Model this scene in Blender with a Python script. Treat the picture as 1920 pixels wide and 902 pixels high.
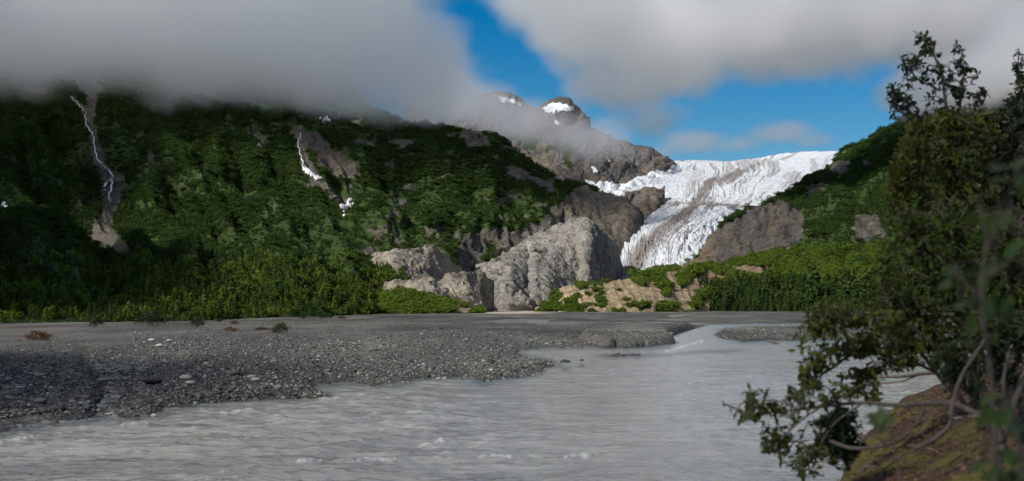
import bpy, bmesh, math, random
import numpy as np
from mathutils import Vector, Matrix

for o in list(bpy.data.objects):
    bpy.data.objects.remove(o)
S = bpy.context.scene
COL = S.collection
R = math.radians

# ------------------------------------------------------------------ camera
F = 2637.0          # focal length in photo pixels (1920 wide)
CX, HY = 960.0, 574.0   # principal column, horizon row
CAMZ = 3.6
cam = bpy.data.cameras.new('camera')
cam.sensor_width = 36.0
cam.lens = 36.0 * F / 1920.0
cam.shift_y = (HY - 451.0) / 1920.0
cam.clip_start = 0.1
cam.clip_end = 20000
cam.dof.use_dof = True
cam.dof.focus_distance = 260.0
cam.dof.aperture_fstop = 3.2
camo = bpy.data.objects.new('camera', cam)
camo.location = (0, 0, CAMZ)
camo.rotation_euler = (R(90), 0, 0)
COL.objects.link(camo)
S.camera = camo

# ------------------------------------------------------------------ sky, sun, exposure
SUN_EL, SUN_AZ = 40.0, -130.0
sd = Vector((math.sin(R(SUN_AZ)) * math.cos(R(SUN_EL)), math.cos(R(SUN_AZ)) * math.cos(R(SUN_EL)), math.sin(R(SUN_EL))))
W = bpy.data.worlds.new('World')
S.world = W
W.use_nodes = True
wn, wl = W.node_tree.nodes, W.node_tree.links
bg = wn['Background']
sky = wn.new('ShaderNodeTexSky')
sky.sky_type = 'NISHITA'
sky.sun_disc = False
sky.sun_elevation = R(SUN_EL)
sky.sun_rotation = R(SUN_AZ)
sky.air_density = 1.0
sky.dust_density = 0.0
sky.ozone_density = 5.0
hsv = wn.new('ShaderNodeHueSaturation')
hsv.inputs['Saturation'].default_value = 1.5
wl.new(sky.outputs[0], hsv.inputs['Color'])
wl.new(hsv.outputs[0], bg.inputs[0])
bg.inputs[1].default_value = 0.075
# broken grey cloud goes on over the rest of the sky
tcw = wn.new('ShaderNodeTexCoord'); nzw = wn.new('ShaderNodeTexNoise')
nzw.inputs['Scale'].default_value = 2.6; nzw.inputs['Detail'].default_value = 7; nzw.inputs['Roughness'].default_value = .58
wl.new(tcw.outputs['Generated'], nzw.inputs['Vector'])
rpw = wn.new('ShaderNodeValToRGB'); rpw.color_ramp.elements[0].position = .40; rpw.color_ramp.elements[1].position = .58
wl.new(nzw.outputs[0], rpw.inputs[0])
sxw = wn.new('ShaderNodeSeparateXYZ'); wl.new(tcw.outputs['Generated'], sxw.inputs[0])
mrw = wn.new('ShaderNodeMapRange'); mrw.inputs[1].default_value = .25; mrw.inputs[2].default_value = .45
wl.new(sxw.outputs[2], mrw.inputs[0])
mlw = wn.new('ShaderNodeMath'); mlw.operation = 'MULTIPLY'
wl.new(rpw.outputs[0], mlw.inputs[0]); wl.new(mrw.outputs[0], mlw.inputs[1])
bgc = wn.new('ShaderNodeBackground'); bgc.inputs[0].default_value = (.96, .97, 1.0, 1); bgc.inputs[1].default_value = .36
msw = wn.new('ShaderNodeMixShader')
wl.new(mlw.outputs[0], msw.inputs[0]); wl.new(bg.outputs[0], msw.inputs[1]); wl.new(bgc.outputs[0], msw.inputs[2])
wl.new(msw.outputs[0], wn['World Output'].inputs[0])
sun = bpy.data.lights.new('sun', 'SUN')
sun.energy = 4.9
sun.angle = R(0.53)
sun.color = (1.0, 0.96, 0.90)
suno = bpy.data.objects.new('sun', sun)
suno.rotation_euler = (-sd).to_track_quat('-Z', 'Y').to_euler()
COL.objects.link(suno)
vs = S.view_settings
S.display_settings.display_device = 'sRGB'
vs.view_transform = 'Standard'
vs.look = 'None'
vs.exposure = 0.0
vs.gamma = 1.0
S.render.engine = 'CYCLES'
cy = S.cycles
cy.use_denoising = True
cy.max_bounces = 8
cy.diffuse_bounces = 2
cy.glossy_bounces = 2
cy.transmission_bounces = 4
cy.volume_bounces = 20
cy.transparent_max_bounces = 8
cy.volume_step_rate = 1.5
cy.volume_max_steps = 256
cy.use_adaptive_sampling = True
cy.adaptive_threshold = 0.02

rng = np.random.default_rng(7)
random.seed(7)

# ------------------------------------------------------------------ helpers
def P(x, y, d):
    """a point whose direction is photo pixel (x, y) and whose depth is d metres"""
    return np.stack([(np.asarray(x) - CX) / F * d, np.asarray(d) * np.ones_like(x, float), CAMZ + (HY - np.asarray(y)) / F * d], -1)

_perm = np.random.default_rng(3).permutation(256)
_perm = np.concatenate([_perm, _perm, _perm])
_g = np.random.default_rng(4).normal(size=(256, 3))
_g /= np.linalg.norm(_g, axis=1)[:, None]
def perlin(p):
    p = np.asarray(p, float)
    i = np.floor(p).astype(int)
    f = p - i
    u = f * f * f * (f * (f * 6 - 15) + 10)
    i &= 255
    out = 0
    for dx in (0, 1):
        for dy in (0, 1):
            for dz in (0, 1):
                h = _perm[_perm[_perm[(i[..., 0] + dx)] + i[..., 1] + dy] + i[..., 2] + dz]
                g = _g[h]
                w = (u[..., 0] if dx else 1 - u[..., 0]) * (u[..., 1] if dy else 1 - u[..., 1]) * (u[..., 2] if dz else 1 - u[..., 2])
                out = out + w * (g[..., 0] * (f[..., 0] - dx) + g[..., 1] * (f[..., 1] - dy) + g[..., 2] * (f[..., 2] - dz))
    return out * 1.5
def fbm(p, o=5, gain=.5, lac=2.03):
    a, s, t = 1.0, 0, 0
    p = np.asarray(p, float)
    for k in range(o):
        s = s + a * perlin(p + 17.3 * k); t += a; a *= gain; p = p * lac
    return s / t
def ridged(p, o=5, gain=.55, lac=2.03):
    a, s, t = 1.0, 0, 0
    p = np.asarray(p, float)
    for k in range(o):
        s = s + a * (1 - 2 * np.abs(perlin(p + 31.7 * k))); t += a; a *= gain; p = p * lac
    return s / t
def sstep(a, b, x):
    t = np.clip((np.asarray(x, float) - a) / (b - a), 0, 1)
    return t * t * (3 - 2 * t)

def pchip(xk, yk, xq):
    xk = np.asarray(xk, float); yk = np.asarray(yk, float)
    sh = yk.shape
    y = yk.reshape(len(xk), -1)
    h = np.diff(xk)[:, None]; dl = np.diff(y, axis=0) / h
    m = np.zeros_like(y)
    if len(xk) > 2:
        w1 = 2 * h[1:] + h[:-1]; w2 = h[1:] + 2 * h[:-1]
        ok = dl[1:] * dl[:-1] > 0
        with np.errstate(divide='ignore', invalid='ignore'):
            mm = (w1 + w2) / (w1 / dl[:-1] + w2 / dl[1:])
        m[1:-1] = np.where(ok, mm, 0)
    m[0] = dl[0]; m[-1] = dl[-1]
    k = np.clip(np.searchsorted(xk, xq) - 1, 0, len(xk) - 2)
    t = ((xq - xk[k]) / h[k, 0])[:, None]; hh = h[k]
    r = (2*t**3 - 3*t**2 + 1) * y[k] + (t**3 - 2*t**2 + t) * hh * m[k] + (-2*t**3 + 3*t**2) * y[k+1] + (t**3 - t**2) * hh * m[k+1]
    return r.reshape((len(xq),) + sh[1:])
def lin(xk, yk, xq):
    yk = np.asarray(yk, float); y = yk.reshape(len(xk), -1)
    r = np.stack([np.interp(xq, xk, y[:, c]) for c in range(y.shape[1])], -1)
    return r.reshape((len(xq),) + yk.shape[1:])

def sdf_poly(x, y, poly):
    """signed pixel distance, positive inside"""
    poly = np.asarray(poly, float)
    best = np.full(x.shape, 1e18); inside = np.zeros(x.shape, bool)
    n = len(poly)
    for i in range(n):
        ax, ay = poly[i]; bx, by = poly[(i + 1) % n]
        ex, ey = bx - ax, by - ay
        t = np.clip(((x - ax) * ex + (y - ay) * ey) / (ex * ex + ey * ey + 1e-9), 0, 1)
        best = np.minimum(best, (x - ax - t * ex) ** 2 + (y - ay - t * ey) ** 2)
        c = (ay > y) != (by > y)
        with np.errstate(divide='ignore', invalid='ignore'):
            xi = ax + (y - ay) * ex / (ey if ey else 1e-9)
        inside ^= c & (x < xi)
    d = np.sqrt(best)
    return np.where(inside, d, -d)
def dist_line(x, y, line):
    best = np.full(x.shape, 1e18)
    for (ax, ay), (bx, by) in zip(line[:-1], line[1:]):
        ex, ey = bx - ax, by - ay
        t = np.clip(((x - ax) * ex + (y - ay) * ey) / (ex * ex + ey * ey + 1e-9), 0, 1)
        best = np.minimum(best, (x - ax - t * ex) ** 2 + (y - ay - t * ey) ** 2)
    return np.sqrt(best)

def mesh_np(name, v, faces, smooth=True):
    """faces: (n,3) or (n,4) int array, or list of such"""
    me = bpy.data.meshes.new(name)
    fl = faces if isinstance(faces, list) else [faces]
    fl = [np.asarray(f, np.int32) for f in fl if len(f)]
    v = np.asarray(v, np.float32)
    me.vertices.add(len(v)); me.vertices.foreach_set('co', v.ravel())
    loops = np.concatenate([f.ravel() for f in fl])
    tot = np.concatenate([np.full(len(f), f.shape[1], np.int32) for f in fl])
    st = np.concatenate([[0], np.cumsum(tot)[:-1]]).astype(np.int32)
    me.loops.add(len(loops)); me.loops.foreach_set('vertex_index', loops)
    me.polygons.add(len(tot)); me.polygons.foreach_set('loop_start', st); me.polygons.foreach_set('loop_total', tot)
    if smooth:
        me.polygons.foreach_set('use_smooth', np.ones(len(tot), bool))
    me.update(calc_edges=True)
    me.validate()
    return me
def obj(name, me, m=None, parent=None):
    o = bpy.data.objects.new(name, me)
    if m is not None and me is not None and not me.materials:
        me.materials.append(m)
    COL.objects.link(o)
    if parent is not None:
        o.parent = parent
    return o
def tag(o, label=None, cat=None, group=None, kind=None):
    for k, val in (('label', label), ('category', cat), ('group', group), ('kind', kind)):
        if val: o[k] = val
    return o
def empty(name, loc=(0, 0, 0), label=None, cat=None, group=None):
    o = bpy.data.objects.new(name, None); COL.objects.link(o)
    o.location = loc
    return tag(o, label, cat, group)
def setattr_col(me, rgba):
    a = me.color_attributes.new('mask', 'FLOAT_COLOR', 'POINT')
    a.data.foreach_set('color', np.asarray(rgba, np.float32).ravel())
def grid_faces(nr, nc):
    i = np.arange((nr - 1) * (nc - 1)); r = i // (nc - 1); c = i % (nc - 1)
    a = r * nc + c
    return np.stack([a, a + 1, a + nc + 1, a + nc], 1)
def vnormals(G):
    du = np.gradient(G, axis=1); dv = np.gradient(G, axis=0)
    n = np.cross(du, dv)
    n /= np.linalg.norm(n, axis=-1, keepdims=True) + 1e-9
    s = np.sign((n * (np.array([0, 0, CAMZ]) - G)).sum(-1, keepdims=True))
    return n * np.where(s == 0, 1, s)
def px(G):
    d = np.maximum(G[..., 1], 1e-3)
    return CX + G[..., 0] / d * F, HY - (G[..., 2] - CAMZ) / d * F

# ------------------------------------------------------------------ material helpers
def mat(name):
    m = bpy.data.materials.new(name); m.use_nodes = True
    nt = m.node_tree
    return m, nt, nt.nodes['Principled BSDF']
def N(nt, t, **kw):
    n = nt.nodes.new(t)
    for k, v in kw.items():
        if k in n.inputs.keys(): n.inputs[k].default_value = v
        else: setattr(n, k, v)
    return n
def noise(nt, scale, detail=6, rough=.6, co=None, dist=0):
    n = N(nt, 'ShaderNodeTexNoise', Scale=scale, Detail=detail, Roughness=rough, Distortion=dist)
    if co is None:
        g = N(nt, 'ShaderNodeNewGeometry'); co = g.outputs['Position']
    nt.links.new(co, n.inputs['Vector'])
    return n.outputs[0]
def ramp(nt, src, stops):
    r = N(nt, 'ShaderNodeValToRGB')
    e = r.color_ramp.elements
    while len(e) < len(stops): e.new(.5)
    for i, (p, c) in enumerate(stops):
        e[i].position = p; e[i].color = (*c, 1) if len(c) == 3 else c
    nt.links.new(src, r.inputs[0])
    return r.outputs[0]
def mix(nt, fac, a, b, mode='MIX'):
    m = N(nt, 'ShaderNodeMix', data_type='RGBA', blend_type=mode)
    for s, i in ((fac, 0), (a, 6), (b, 7)):
        if isinstance(s, (int, float)): m.inputs[i].default_value = s
        elif isinstance(s, tuple): m.inputs[i].default_value = (*s, 1)
        else: nt.links.new(s, m.inputs[i])
    return m.outputs[2]
def mth(nt, op, a, b=0.0, clamp=False):
    m = N(nt, 'ShaderNodeMath', operation=op, use_clamp=clamp)
    for s, i in ((a, 0), (b, 1)):
        if isinstance(s, (int, float)): m.inputs[i].default_value = s
        else: nt.links.new(s, m.inputs[i])
    return m.outputs[0]
def bump(nt, bsdf, h, strength, dist):
    b = N(nt, 'ShaderNodeBump', Strength=strength, Distance=dist)
    nt.links.new(h, b.inputs['Height']); nt.links.new(b.outputs[0], bsdf.inputs['Normal'])
def masks(nt):
    a = N(nt, 'ShaderNodeVertexColor', layer_name='mask')
    s = N(nt, 'ShaderNodeSeparateColor')
    nt.links.new(a.outputs[0], s.inputs[0])
    return s.outputs[0], s.outputs[1], s.outputs[2]
def vscale(nt, v):
    g = N(nt, 'ShaderNodeNewGeometry'); m = N(nt, 'ShaderNodeVectorMath', operation='MULTIPLY')
    nt.links.new(g.outputs['Position'], m.inputs[0]); m.inputs[1].default_value = v
    return m.outputs[0]

def terrain_mat(name, rock_a, rock_b, rock_c, veg_a, veg_b, snow=(.8, .82, .85)):
    m, nt, b = mat(name)
    vg, sn, tn = masks(nt)
    n1 = noise(nt, .045, 8, .62); n2 = noise(nt, .35, 8, .65); n3 = noise(nt, 1.0, 6, .6, vscale(nt, (.16, .16, .035)))
    rk = ramp(nt, n1, [(.3, rock_a), (.7, rock_b)])
    rk = mix(nt, tn, rk, rock_c)
    st = ramp(nt, n3, [(.32, (.45, .45, .45)), (.5, (.95, .95, .95)), (.68, (1.35, 1.3, 1.22))])
    rk = mix(nt, 1.0, rk, st, 'MULTIPLY')
    sp = ramp(nt, n2, [(.3, (.6, .6, .6)), (.72, (1.3, 1.3, 1.3))])
    rk = mix(nt, .8, rk, sp, 'MULTIPLY')
    ve = ramp(nt, n2, [(.3, veg_a), (.7, veg_b)])
    edge = mth(nt, 'ADD', vg, mth(nt, 'MULTIPLY', mth(nt, 'SUBTRACT', n2, .5), .9))
    f = ramp(nt, edge, [(.42, (0, 0, 0)), (.58, (1, 1, 1))])
    vj = N(nt, 'ShaderNodeTexVoronoi', Scale=.11, feature='DISTANCE_TO_EDGE'); wj = N(nt, 'ShaderNodeVectorMath', operation='ADD')
    nj = N(nt, 'ShaderNodeTexNoise', Scale=.09, Detail=4.0); gj = N(nt, 'ShaderNodeNewGeometry'); nt.links.new(gj.outputs['Position'], nj.inputs['Vector'])
    sj = N(nt, 'ShaderNodeVectorMath', operation='SCALE'); nt.links.new(nj.outputs['Color'], sj.inputs[0]); sj.inputs['Scale'].default_value = 9.0
    nt.links.new(vscale(nt, (1, 1, .55)), wj.inputs[0]); nt.links.new(sj.outputs[0], wj.inputs[1]); nt.links.new(wj.outputs[0], vj.inputs['Vector'])
    rk = mix(nt, .5, rk, ramp(nt, vj.outputs['Distance'], [(0, (.42, .41, .4)), (.045, (.95, .95, .95)), (1, (1.08, 1.08, 1.08))]), 'MULTIPLY')
    c = mix(nt, f, rk, ve)
    e2 = mth(nt, 'ADD', sn, mth(nt, 'MULTIPLY', mth(nt, 'SUBTRACT', n2, .5), .7))
    f2 = ramp(nt, e2, [(.46, (0, 0, 0)), (.54, (1, 1, 1))])
    c = mix(nt, f2, c, snow)
    nt.links.new(c, b.inputs['Base Color'])
    b.inputs['Roughness'].default_value = .9
    b.inputs['Specular IOR Level'].default_value = .2
    h = mth(nt, 'ADD', n2, mth(nt, 'MULTIPLY', n3, 1.5))
    bump(nt, b, h, .9, 2.5)
    return m

def leaf_mat(name, c0, c1, trans=.35, rough=.5, spec=.35):
    m, nt, b = mat(name)
    oi = N(nt, 'ShaderNodeObjectInfo')
    n = noise(nt, 2.3, 2, .5)
    gi = N(nt, 'ShaderNodeNewGeometry')
    f = mth(nt, 'ADD', mth(nt, 'MULTIPLY', oi.outputs['Random'], .5), mth(nt, 'MULTIPLY', gi.outputs['Random Per Island'], .5))
    c = mix(nt, f, c0, c1)
    c = mix(nt, .6, c, ramp(nt, n, [(.3, (.6, .6, .6)), (.7, (1.3, 1.3, 1.2))]), 'MULTIPLY')
    nt.links.new(c, b.inputs['Base Color'])
    b.inputs['Roughness'].default_value = rough
    b.inputs['Specular IOR Level'].default_value = spec
    t = N(nt, 'ShaderNodeBsdfTranslucent'); nt.links.new(c, t.inputs[0])
    ms = N(nt, 'ShaderNodeMixShader'); ms.inputs[0].default_value = trans
    nt.links.new(b.outputs[0], ms.inputs[1]); nt.links.new(t.outputs[0], ms.inputs[2])
    nt.links.new(ms.outputs[0], nt.nodes['Material Output'].inputs[0])
    return m
def bark_mat(name, a, b2, sc=9):
    m, nt, b = mat(name)
    n = noise(nt, sc, 6, .65)
    nt.links.new(ramp(nt, n, [(.3, a), (.7, b2)]), b.inputs['Base Color'])
    b.inputs['Roughness'].default_value = .85
    bump(nt, b, n, .6, .01)
    return m

# ------------------------------------------------------------------ lofted landforms
def loft(name, cols, nx, ny, m, disp, maskf, interp=pchip, back=(160, 120), smooth=True, kind='structure', xs=None):
    """cols: {x: [(y, depth) from the foot up]}; the back side falls away behind the crest"""
    xk = np.array(sorted(cols), float)
    K = np.array([cols[x] for x in sorted(cols)], float)       # nX, K, 2
    k = K.shape[1]
    xq = np.linspace(xk[0], xk[-1], nx) if xs is None else xs
    nx = len(xq)
    A = interp(xk, K, xq)                                     # nx, K, 2
    B = interp(np.linspace(0, 1, k), A.transpose(1, 0, 2), np.linspace(0, 1, ny))   # ny, nx, 2
    X = np.broadcast_to(xq, (ny, nx))
    G = P(X, B[..., 0], B[..., 1])
    G0 = G
    G = disp(G, X, B[..., 0])
    wv_ = sstep(0, .07, np.linspace(0, 1, ny))[:, None, None]
    G = G0 * (1 - wv_) + G * wv_
    G[0, :, 2] = np.minimum(G[0, :, 2], -1.5); G[1, :, 2] = np.minimum(G[1, :, 2], .5 * (G[1, :, 2] + G[0, :, 2]))
    pxx, pyy = px(G)
    mk = maskf(G, pxx, pyy)
    # back side
    top = G[-1]; rows = []
    for t in (.15, .4, 1.0):
        r = top.copy(); r[:, 1] += back[0] * t; r[:, 2] -= back[1] * t * t
        r[:, 0] += (top[:, 0] / np.maximum(top[:, 1], 1)) * back[0] * t
        rows.append(r)
    full = np.concatenate([G, np.stack(rows)], 0)
    mk = np.concatenate([mk, np.repeat(mk[-1:], 3, 0)], 0)
    me = mesh_np(name, full.reshape(-1, 3), grid_faces(ny + 3, nx), smooth)
    setattr_col(me, np.concatenate([mk, np.ones(mk.shape[:2] + (1,))], -1).reshape(-1, 4))
    o = obj(name, me, m)
    if kind: o['kind'] = kind
    return o, G, mk[:ny]

def noise_px(x, y, s, o=4, z=0.):
    return fbm(np.stack([x / s, y / s, np.full_like(x, z)], -1), o)

# ---- forested mountain
VEG_A, VEG_B = (.022, .043, .010), (.05, .085, .017)
M_mountain = terrain_mat('mountain_ground', (.075, .07, .062), (.15, .135, .118), (.19, .15, .105), VEG_A, VEG_B)
M_rock = terrain_mat('grey_bedrock', (.235, .222, .205), (.37, .35, .32), (.37, .30, .21), (.02, .04, .01), (.05, .08, .018))
M_peak = terrain_mat('peak_rock', (.085, .083, .082), (.16, .148, .135), (.19, .15, .115), (.02, .035, .01), (.045, .065, .018))
M_moraine = terrain_mat('moraine_soil', (.22, .17, .11), (.34, .26, .165), (.42, .33, .20), (.03, .05, .012), (.06, .09, .02))
M_hill = terrain_mat('hill_ground', (.06, .056, .05), (.12, .11, .098), (.24, .17, .10), VEG_A, VEG_B)

L = {
 -1250: [(613,150),(560,235),(450,430),(330,600),(220,760),(60,960)],
 -500: [(607,200),(560,300),(450,520),(330,720),(220,900),(60,1150)],
 0:   [(604,270),(560,380),(450,600),(330,800),(220,1000),(60,1280)],
 300: [(598,330),(555,460),(450,690),(330,900),(230,1100),(90,1400)],
 500: [(594,400),(550,530),(455,750),(350,950),(250,1150),(120,1450)],
 650: [(589,480),(548,600),(465,790),(370,980),(280,1150),(160,1450)],
 715: [(588,560),(545,670),(470,820),(390,960),(300,1120),(212,1300)],
 800: [(586,620),(540,720),(480,840),(410,960),(330,1100),(236,1300)],
 900: [(585,800),(535,835),(480,910),(420,1000),(340,1130),(246,1350)],
 1000:[(584,900),(540,918),(490,955),(430,1030),(370,1150),(302,1330)],
 1060:[(584,930),(540,950),(490,990),(440,1050),(390,1150),(343,1290)],
 1120:[(584,960),(540,980),(490,1015),(445,1060),(400,1130),(362,1230)],
 1170:[(584,985),(545,1000),(500,1035),(460,1060),(410,1095),(374,1150)],
 1196:[(584,1000),(550,1020),(510,1050),(470,1080),(430,1105),(394,1140)],
 1204:[(584,980),(550,1040),(510,1100),(470,1130),(440,1150),(412,1180)],
}
CHUTE = [(160,160),(185,165),(172,230),(190,300),(215,330),(232,335),(222,375),(208,410),(206,432),(255,490),(240,492),(205,470),(168,458),(178,425),(196,385),(192,345),(168,260)]
CHUTE2 = [(552,240),(566,240),(568,290),(600,340),(650,380),(648,392),(600,352),(560,312)]
FALLS = [[(135,188),(150,205),(160,215),(165,240),(176,262),(180,290),(188,312),(206,328),(214,340),(200,352),(196,366)], [(212,345),(211,360),(207,375),(208,388)], [(564,255),(560,280),(566,300),(570,318),(598,337)]]
ROCKS_L = [ [(845,470),(850,440),(930,425),(985,425),(1035,385),(1060,345),(1130,355),(1215,370),(1215,600),(980,600),(840,520)],
 [(505,225),(560,235),(640,280),(690,330),(660,345),(600,320),(545,270)],
 [(760,420),(830,425),(845,445),(800,450)], [(845,240),(930,258),(960,280),(900,285),(850,262)],
 [(695,430),(760,425),(755,450),(705,455)], [(800,455),(850,470),(880,520),(840,540),(800,500)],
 [(905,290),(1050,350),(1040,360),(960,330)] ]
def disp_L(G, X, Y):
    n = vnormals(G)
    v = np.linspace(0, 1, G.shape[0])[:, None]
    w = sstep(0.0, .3, v)
    wp = G / 1.0
    rav = ridged(np.stack([X / 120 - .55 * (Y / 100) + .25 * fbm(np.stack([X / 90, Y / 90, 0 * X], -1), 3), Y / 420, np.zeros_like(X)], -1), 5)
    big = fbm(wp / 190, 3)
    fine = fbm(wp / 22, 4)
    rock = np.clip(np.max([sstep(-8, 10, sdf_poly(X, Y, p)) for p in ROCKS_L], 0), 0, 1)
    cr = ridged(np.stack([X / 22, Y / 45, G[..., 1] / 90], -1), 5)
    amp = w * (27 * (rav - .2) + 22 * big) * np.interp(X, [700, 1000, 1090, 1150], [1, .8, .4, .1]) * (1 - .75 * sstep(.75, 1, v)) + w * 2.6 * fine + rock * np.interp(X, [1080, 1150], [6.5, 3.0]) * cr
    return G + n * amp[..., None]
def mask_L(G, x, y):
    nz = noise_px(x, y, 45)
    nz2 = noise_px(x, y, 13, 3, 5.)
    veg = np.full(x.shape, 1.0)
    for i, p in enumerate(ROCKS_L):
        s = sdf_poly(x, y, p) + 26 * nz + 9 * nz2
        veg = np.minimum(veg, 1 - sstep(-5, 9, s) * (.95 if i == 0 else .75))
    # scattered outcrops
    oc = fbm(np.stack([x / 46 + y / 90, y / 20, np.full_like(x, 3.)], -1), 5)
    veg = np.minimum(veg, 1 - .8 * sstep(.2, .3, oc - .12 * (y > 540) - .1 * (x < 420) + .07 * sstep(560, 700, x)))
    # some green left on the lower rock
    g = sstep(.12, .26, noise_px(x, y, 30, 4, 9.)) * (y > 410) * (x < 930)
    veg = np.maximum(veg, .9 * g)
    for c in (CHUTE, CHUTE2):
        veg = np.minimum(veg, 1 - sstep(-8, -1, sdf_poly(x, y, c) + 8 * nz2))
    for ln in FALLS:
        veg = np.minimum(veg, 1 - sstep(9, 4, dist_line(x, y, ln) + 5 * nz2))
    tan = sstep(-.1, .35, noise_px(x, y, 60, 3, 2.)) * .6
    tan = np.maximum(tan, sstep(18, 4, np.abs(x - 1150)) * sstep(380, 400, y) * .4)
    snow = np.zeros_like(x)
    return np.stack([veg, snow, tan], -1)
mountain, GL, MKL = loft('forested_mountain', L, 480, 330, M_mountain, disp_L, mask_L, xs=np.concatenate([np.linspace(-1250, -270, 60), np.linspace(-260, 1204, 440)]))

# ---- peak behind
PK = {
 760: [(335,1500),(285,1600),(240,1750),(205,1950)],
 850: [(345,1500),(295,1650),(245,1800),(198,2050)],
 930: [(355,1550),(305,1700),(240,1900),(178,2200)],
 975: [(365,1550),(310,1700),(255,1900),(192,2200)],
 1005:[(372,1540),(312,1690),(255,1840),(206,2120)],
 1030:[(375,1500),(312,1670),(250,1800),(193,2050)],
 1055:[(378,1490),(312,1660),(250,1790),(190,2050)],
 1085:[(382,1480),(322,1640),(265,1790),(206,2050)],
 1105:[(385,1480),(326,1635),(280,1780),(240,1980)],
 1130:[(388,1480),(335,1640),(295,1780),(258,1950)],
 1180:[(392,1500),(348,1620),(312,1780),(275,1900)],
 1235:[(385,1600),(348,1660),(322,1760),(294,1880)],
 1258:[(372,1700),(346,1760),(332,1820),(312,1860)],
 1272:[(372,1800),(350,1860),(340,1900),(328,1930)],
}
PSNOW = [ [(1012,203),(1030,194),(1052,190),(1080,202),(1084,209),(1050,209),(1030,212)], [(1038,222),(1050,230),(1048,236),(1040,231)],
 [(1104,311),(1116,313),(1126,322),(1114,324)], [(1090,334),(1120,341),(1140,338),(1165,346),(1200,330),(1232,318),(1250,322),(1262,308),(1285,312),(1280,345),(1180,380),(1120,355)],
 [(925,178),(950,182),(985,195),(975,200),(940,190)], [(1222,322),(1236,319),(1240,325),(1226,329)], [(800,222),(825,232),(822,238),(802,230)], [(1138,300),(1144,298),(1146,303),(1140,304)]]
def disp_P(G, X, Y):
    n = vnormals(G)
    v = np.linspace(0, 1, G.shape[0])[:, None]
    cr = ridged(np.stack([X / 60 + Y / 110 + .4 * fbm(np.stack([X / 40, Y / 40, 0 * X], -1), 3), Y / 90, np.zeros_like(X)], -1), 6)
    return G + n * ((15 * (cr - .3) + 10 * ridged(G / 34, 5)) * (1 - .4 * sstep(.8, 1, v)))[..., None]
def mask_P(G, x, y):
    n2 = noise_px(x, y, 10, 4, 6.)
    veg = sstep(-.05, .25, noise_px(x, y, 34, 4, 1.)) * sstep(235, 275, y) * sstep(1120, 1040, x)
    sn = np.zeros_like(x)
    for p in PSNOW:
        sn = np.maximum(sn, sstep(-1.5, 1.5, sdf_poly(x, y, p) - 1.0 + 9 * n2))
    tan = sstep(-.1, .3, noise_px(x, y, 26, 4, 8.)) * .8
    return np.stack([veg, sn, tan], -1)
peak, GP, MKP = loft('mountain', PK, 300, 230, M_peak, disp_P, mask_P, back=(300, 300))

# ---- glacier
GR = [  # rows from the toe up, five points across
 [(1150,548,950),(1175,545,945),(1210,540,940),(1260,530,950),(1310,520,960)],
 [(1152,500,1040),(1182,497,1005),(1215,492,985),(1270,487,985),(1312,492,980)],
 [(1132,462,1105),(1180,455,1080),(1230,450,1060),(1290,448,1050),(1332,472,1020)],
 [(1188,428,1180),(1225,420,1170),(1270,410,1160),(1320,415,1140),(1352,440,1095)],
 [(1222,392,1330),(1270,382,1330),(1320,380,1320),(1380,386,1280),(1440,392,1220)],
 [(1168,362,1500),(1245,355,1500),(1320,350,1500),(1400,352,1460),(1490,358,1400)],
 [(1155,352,1600),(1250,330,1720),(1340,326,1750),(1420,330,1700),(1545,330,1620)],
 [(1215,325,1850),(1270,314,1980),(1340,311,2000),(1420,309,1980),(1575,305,1850)],
 [(1245,305,2200),(1300,302,2250),(1360,303,2250),(1440,294,2200),(1600,285,2100)],
]
MORAINE = [(1420,308),(1370,330),(1325,345),(1312,375),(1275,408),(1240,432),(1205,470),(1185,505)]
MOR2 = [(1225,382),(1300,380),(1360,384),(1430,392)]
gr = np.array(GR, float)
NU, NV = 330, 400
g1 = pchip(np.linspace(0, 1, 5), gr.transpose(1, 0, 2), np.linspace(0, 1, NU))   # NU, 9, 3
vk = np.array([0, .12, .24, .38, .52, .66, .78, .9, 1.0])
g2 = pchip(vk, g1.transpose(1, 0, 2), np.linspace(0, 1, NV))                    # NV, NU, 3
GG = P(g2[..., 0], g2[..., 1], g2[..., 2])
uu, vv = np.meshgrid(np.linspace(0, 1, NU), np.linspace(0, 1, NV))
warp = fbm(np.stack([uu * 4, vv * 5, 0 * uu], -1), 3)
q = np.stack([uu * 9 + 2.5 * warp, vv * 42 + 7 * (uu - .5) ** 2 + 5 * warp + 6 * uu, 0 * uu], -1)
crev = ridged(q, 4, .6)
q2 = np.stack([uu * 34 + 4 * warp, vv * 16 + 3 * warp, 0 * uu + 4], -1)
lng = ridged(q2, 4, .55)
steep = np.interp(vv, [0, .1, .3, .45, .55, .7, .8, 1], [1.15, 1.15, 1.0, 1, .75, .45, .5, .55])
amp = np.interp(vv, [0, .5, 1], [3.4, 3.4, 3.6]) * steep
hz = amp * (.95 * crev + .22 * lng) + 7 * fbm(GG / 90, 3) + .9 * ridged(GG / 6, 3)
edge = np.minimum(sstep(0, .06, uu), sstep(1, .93, uu))
GG[..., 2] += hz * (.35 + .65 * edge) - 5 * (1 - edge) * (vv < .5)
GG[..., 1] -= hz * .5 * (vv < .7)
gx, gy = px(GG)
n1 = noise_px(gx, gy, 24, 4, 1.); n2 = noise_px(gx, gy, 7, 4, 2.)
flow = fbm(np.stack([uu * 26 + 3 * warp, vv * 5, 0 * uu + 7], -1), 4)
dm = dist_line(gx, gy, MORAINE) + 16 * flow + 6 * n2
wid = np.interp(gy, [300, 345, 400, 440, 520], [5, 9, 10, 17, 20])
dirt = .85 * (1 - sstep(wid * .3, wid * 1.7, dm))
dirt = np.maximum(dirt, .8 * (1 - sstep(2, 6, dist_line(gx, gy, MOR2) + 7 * n1)))
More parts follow.
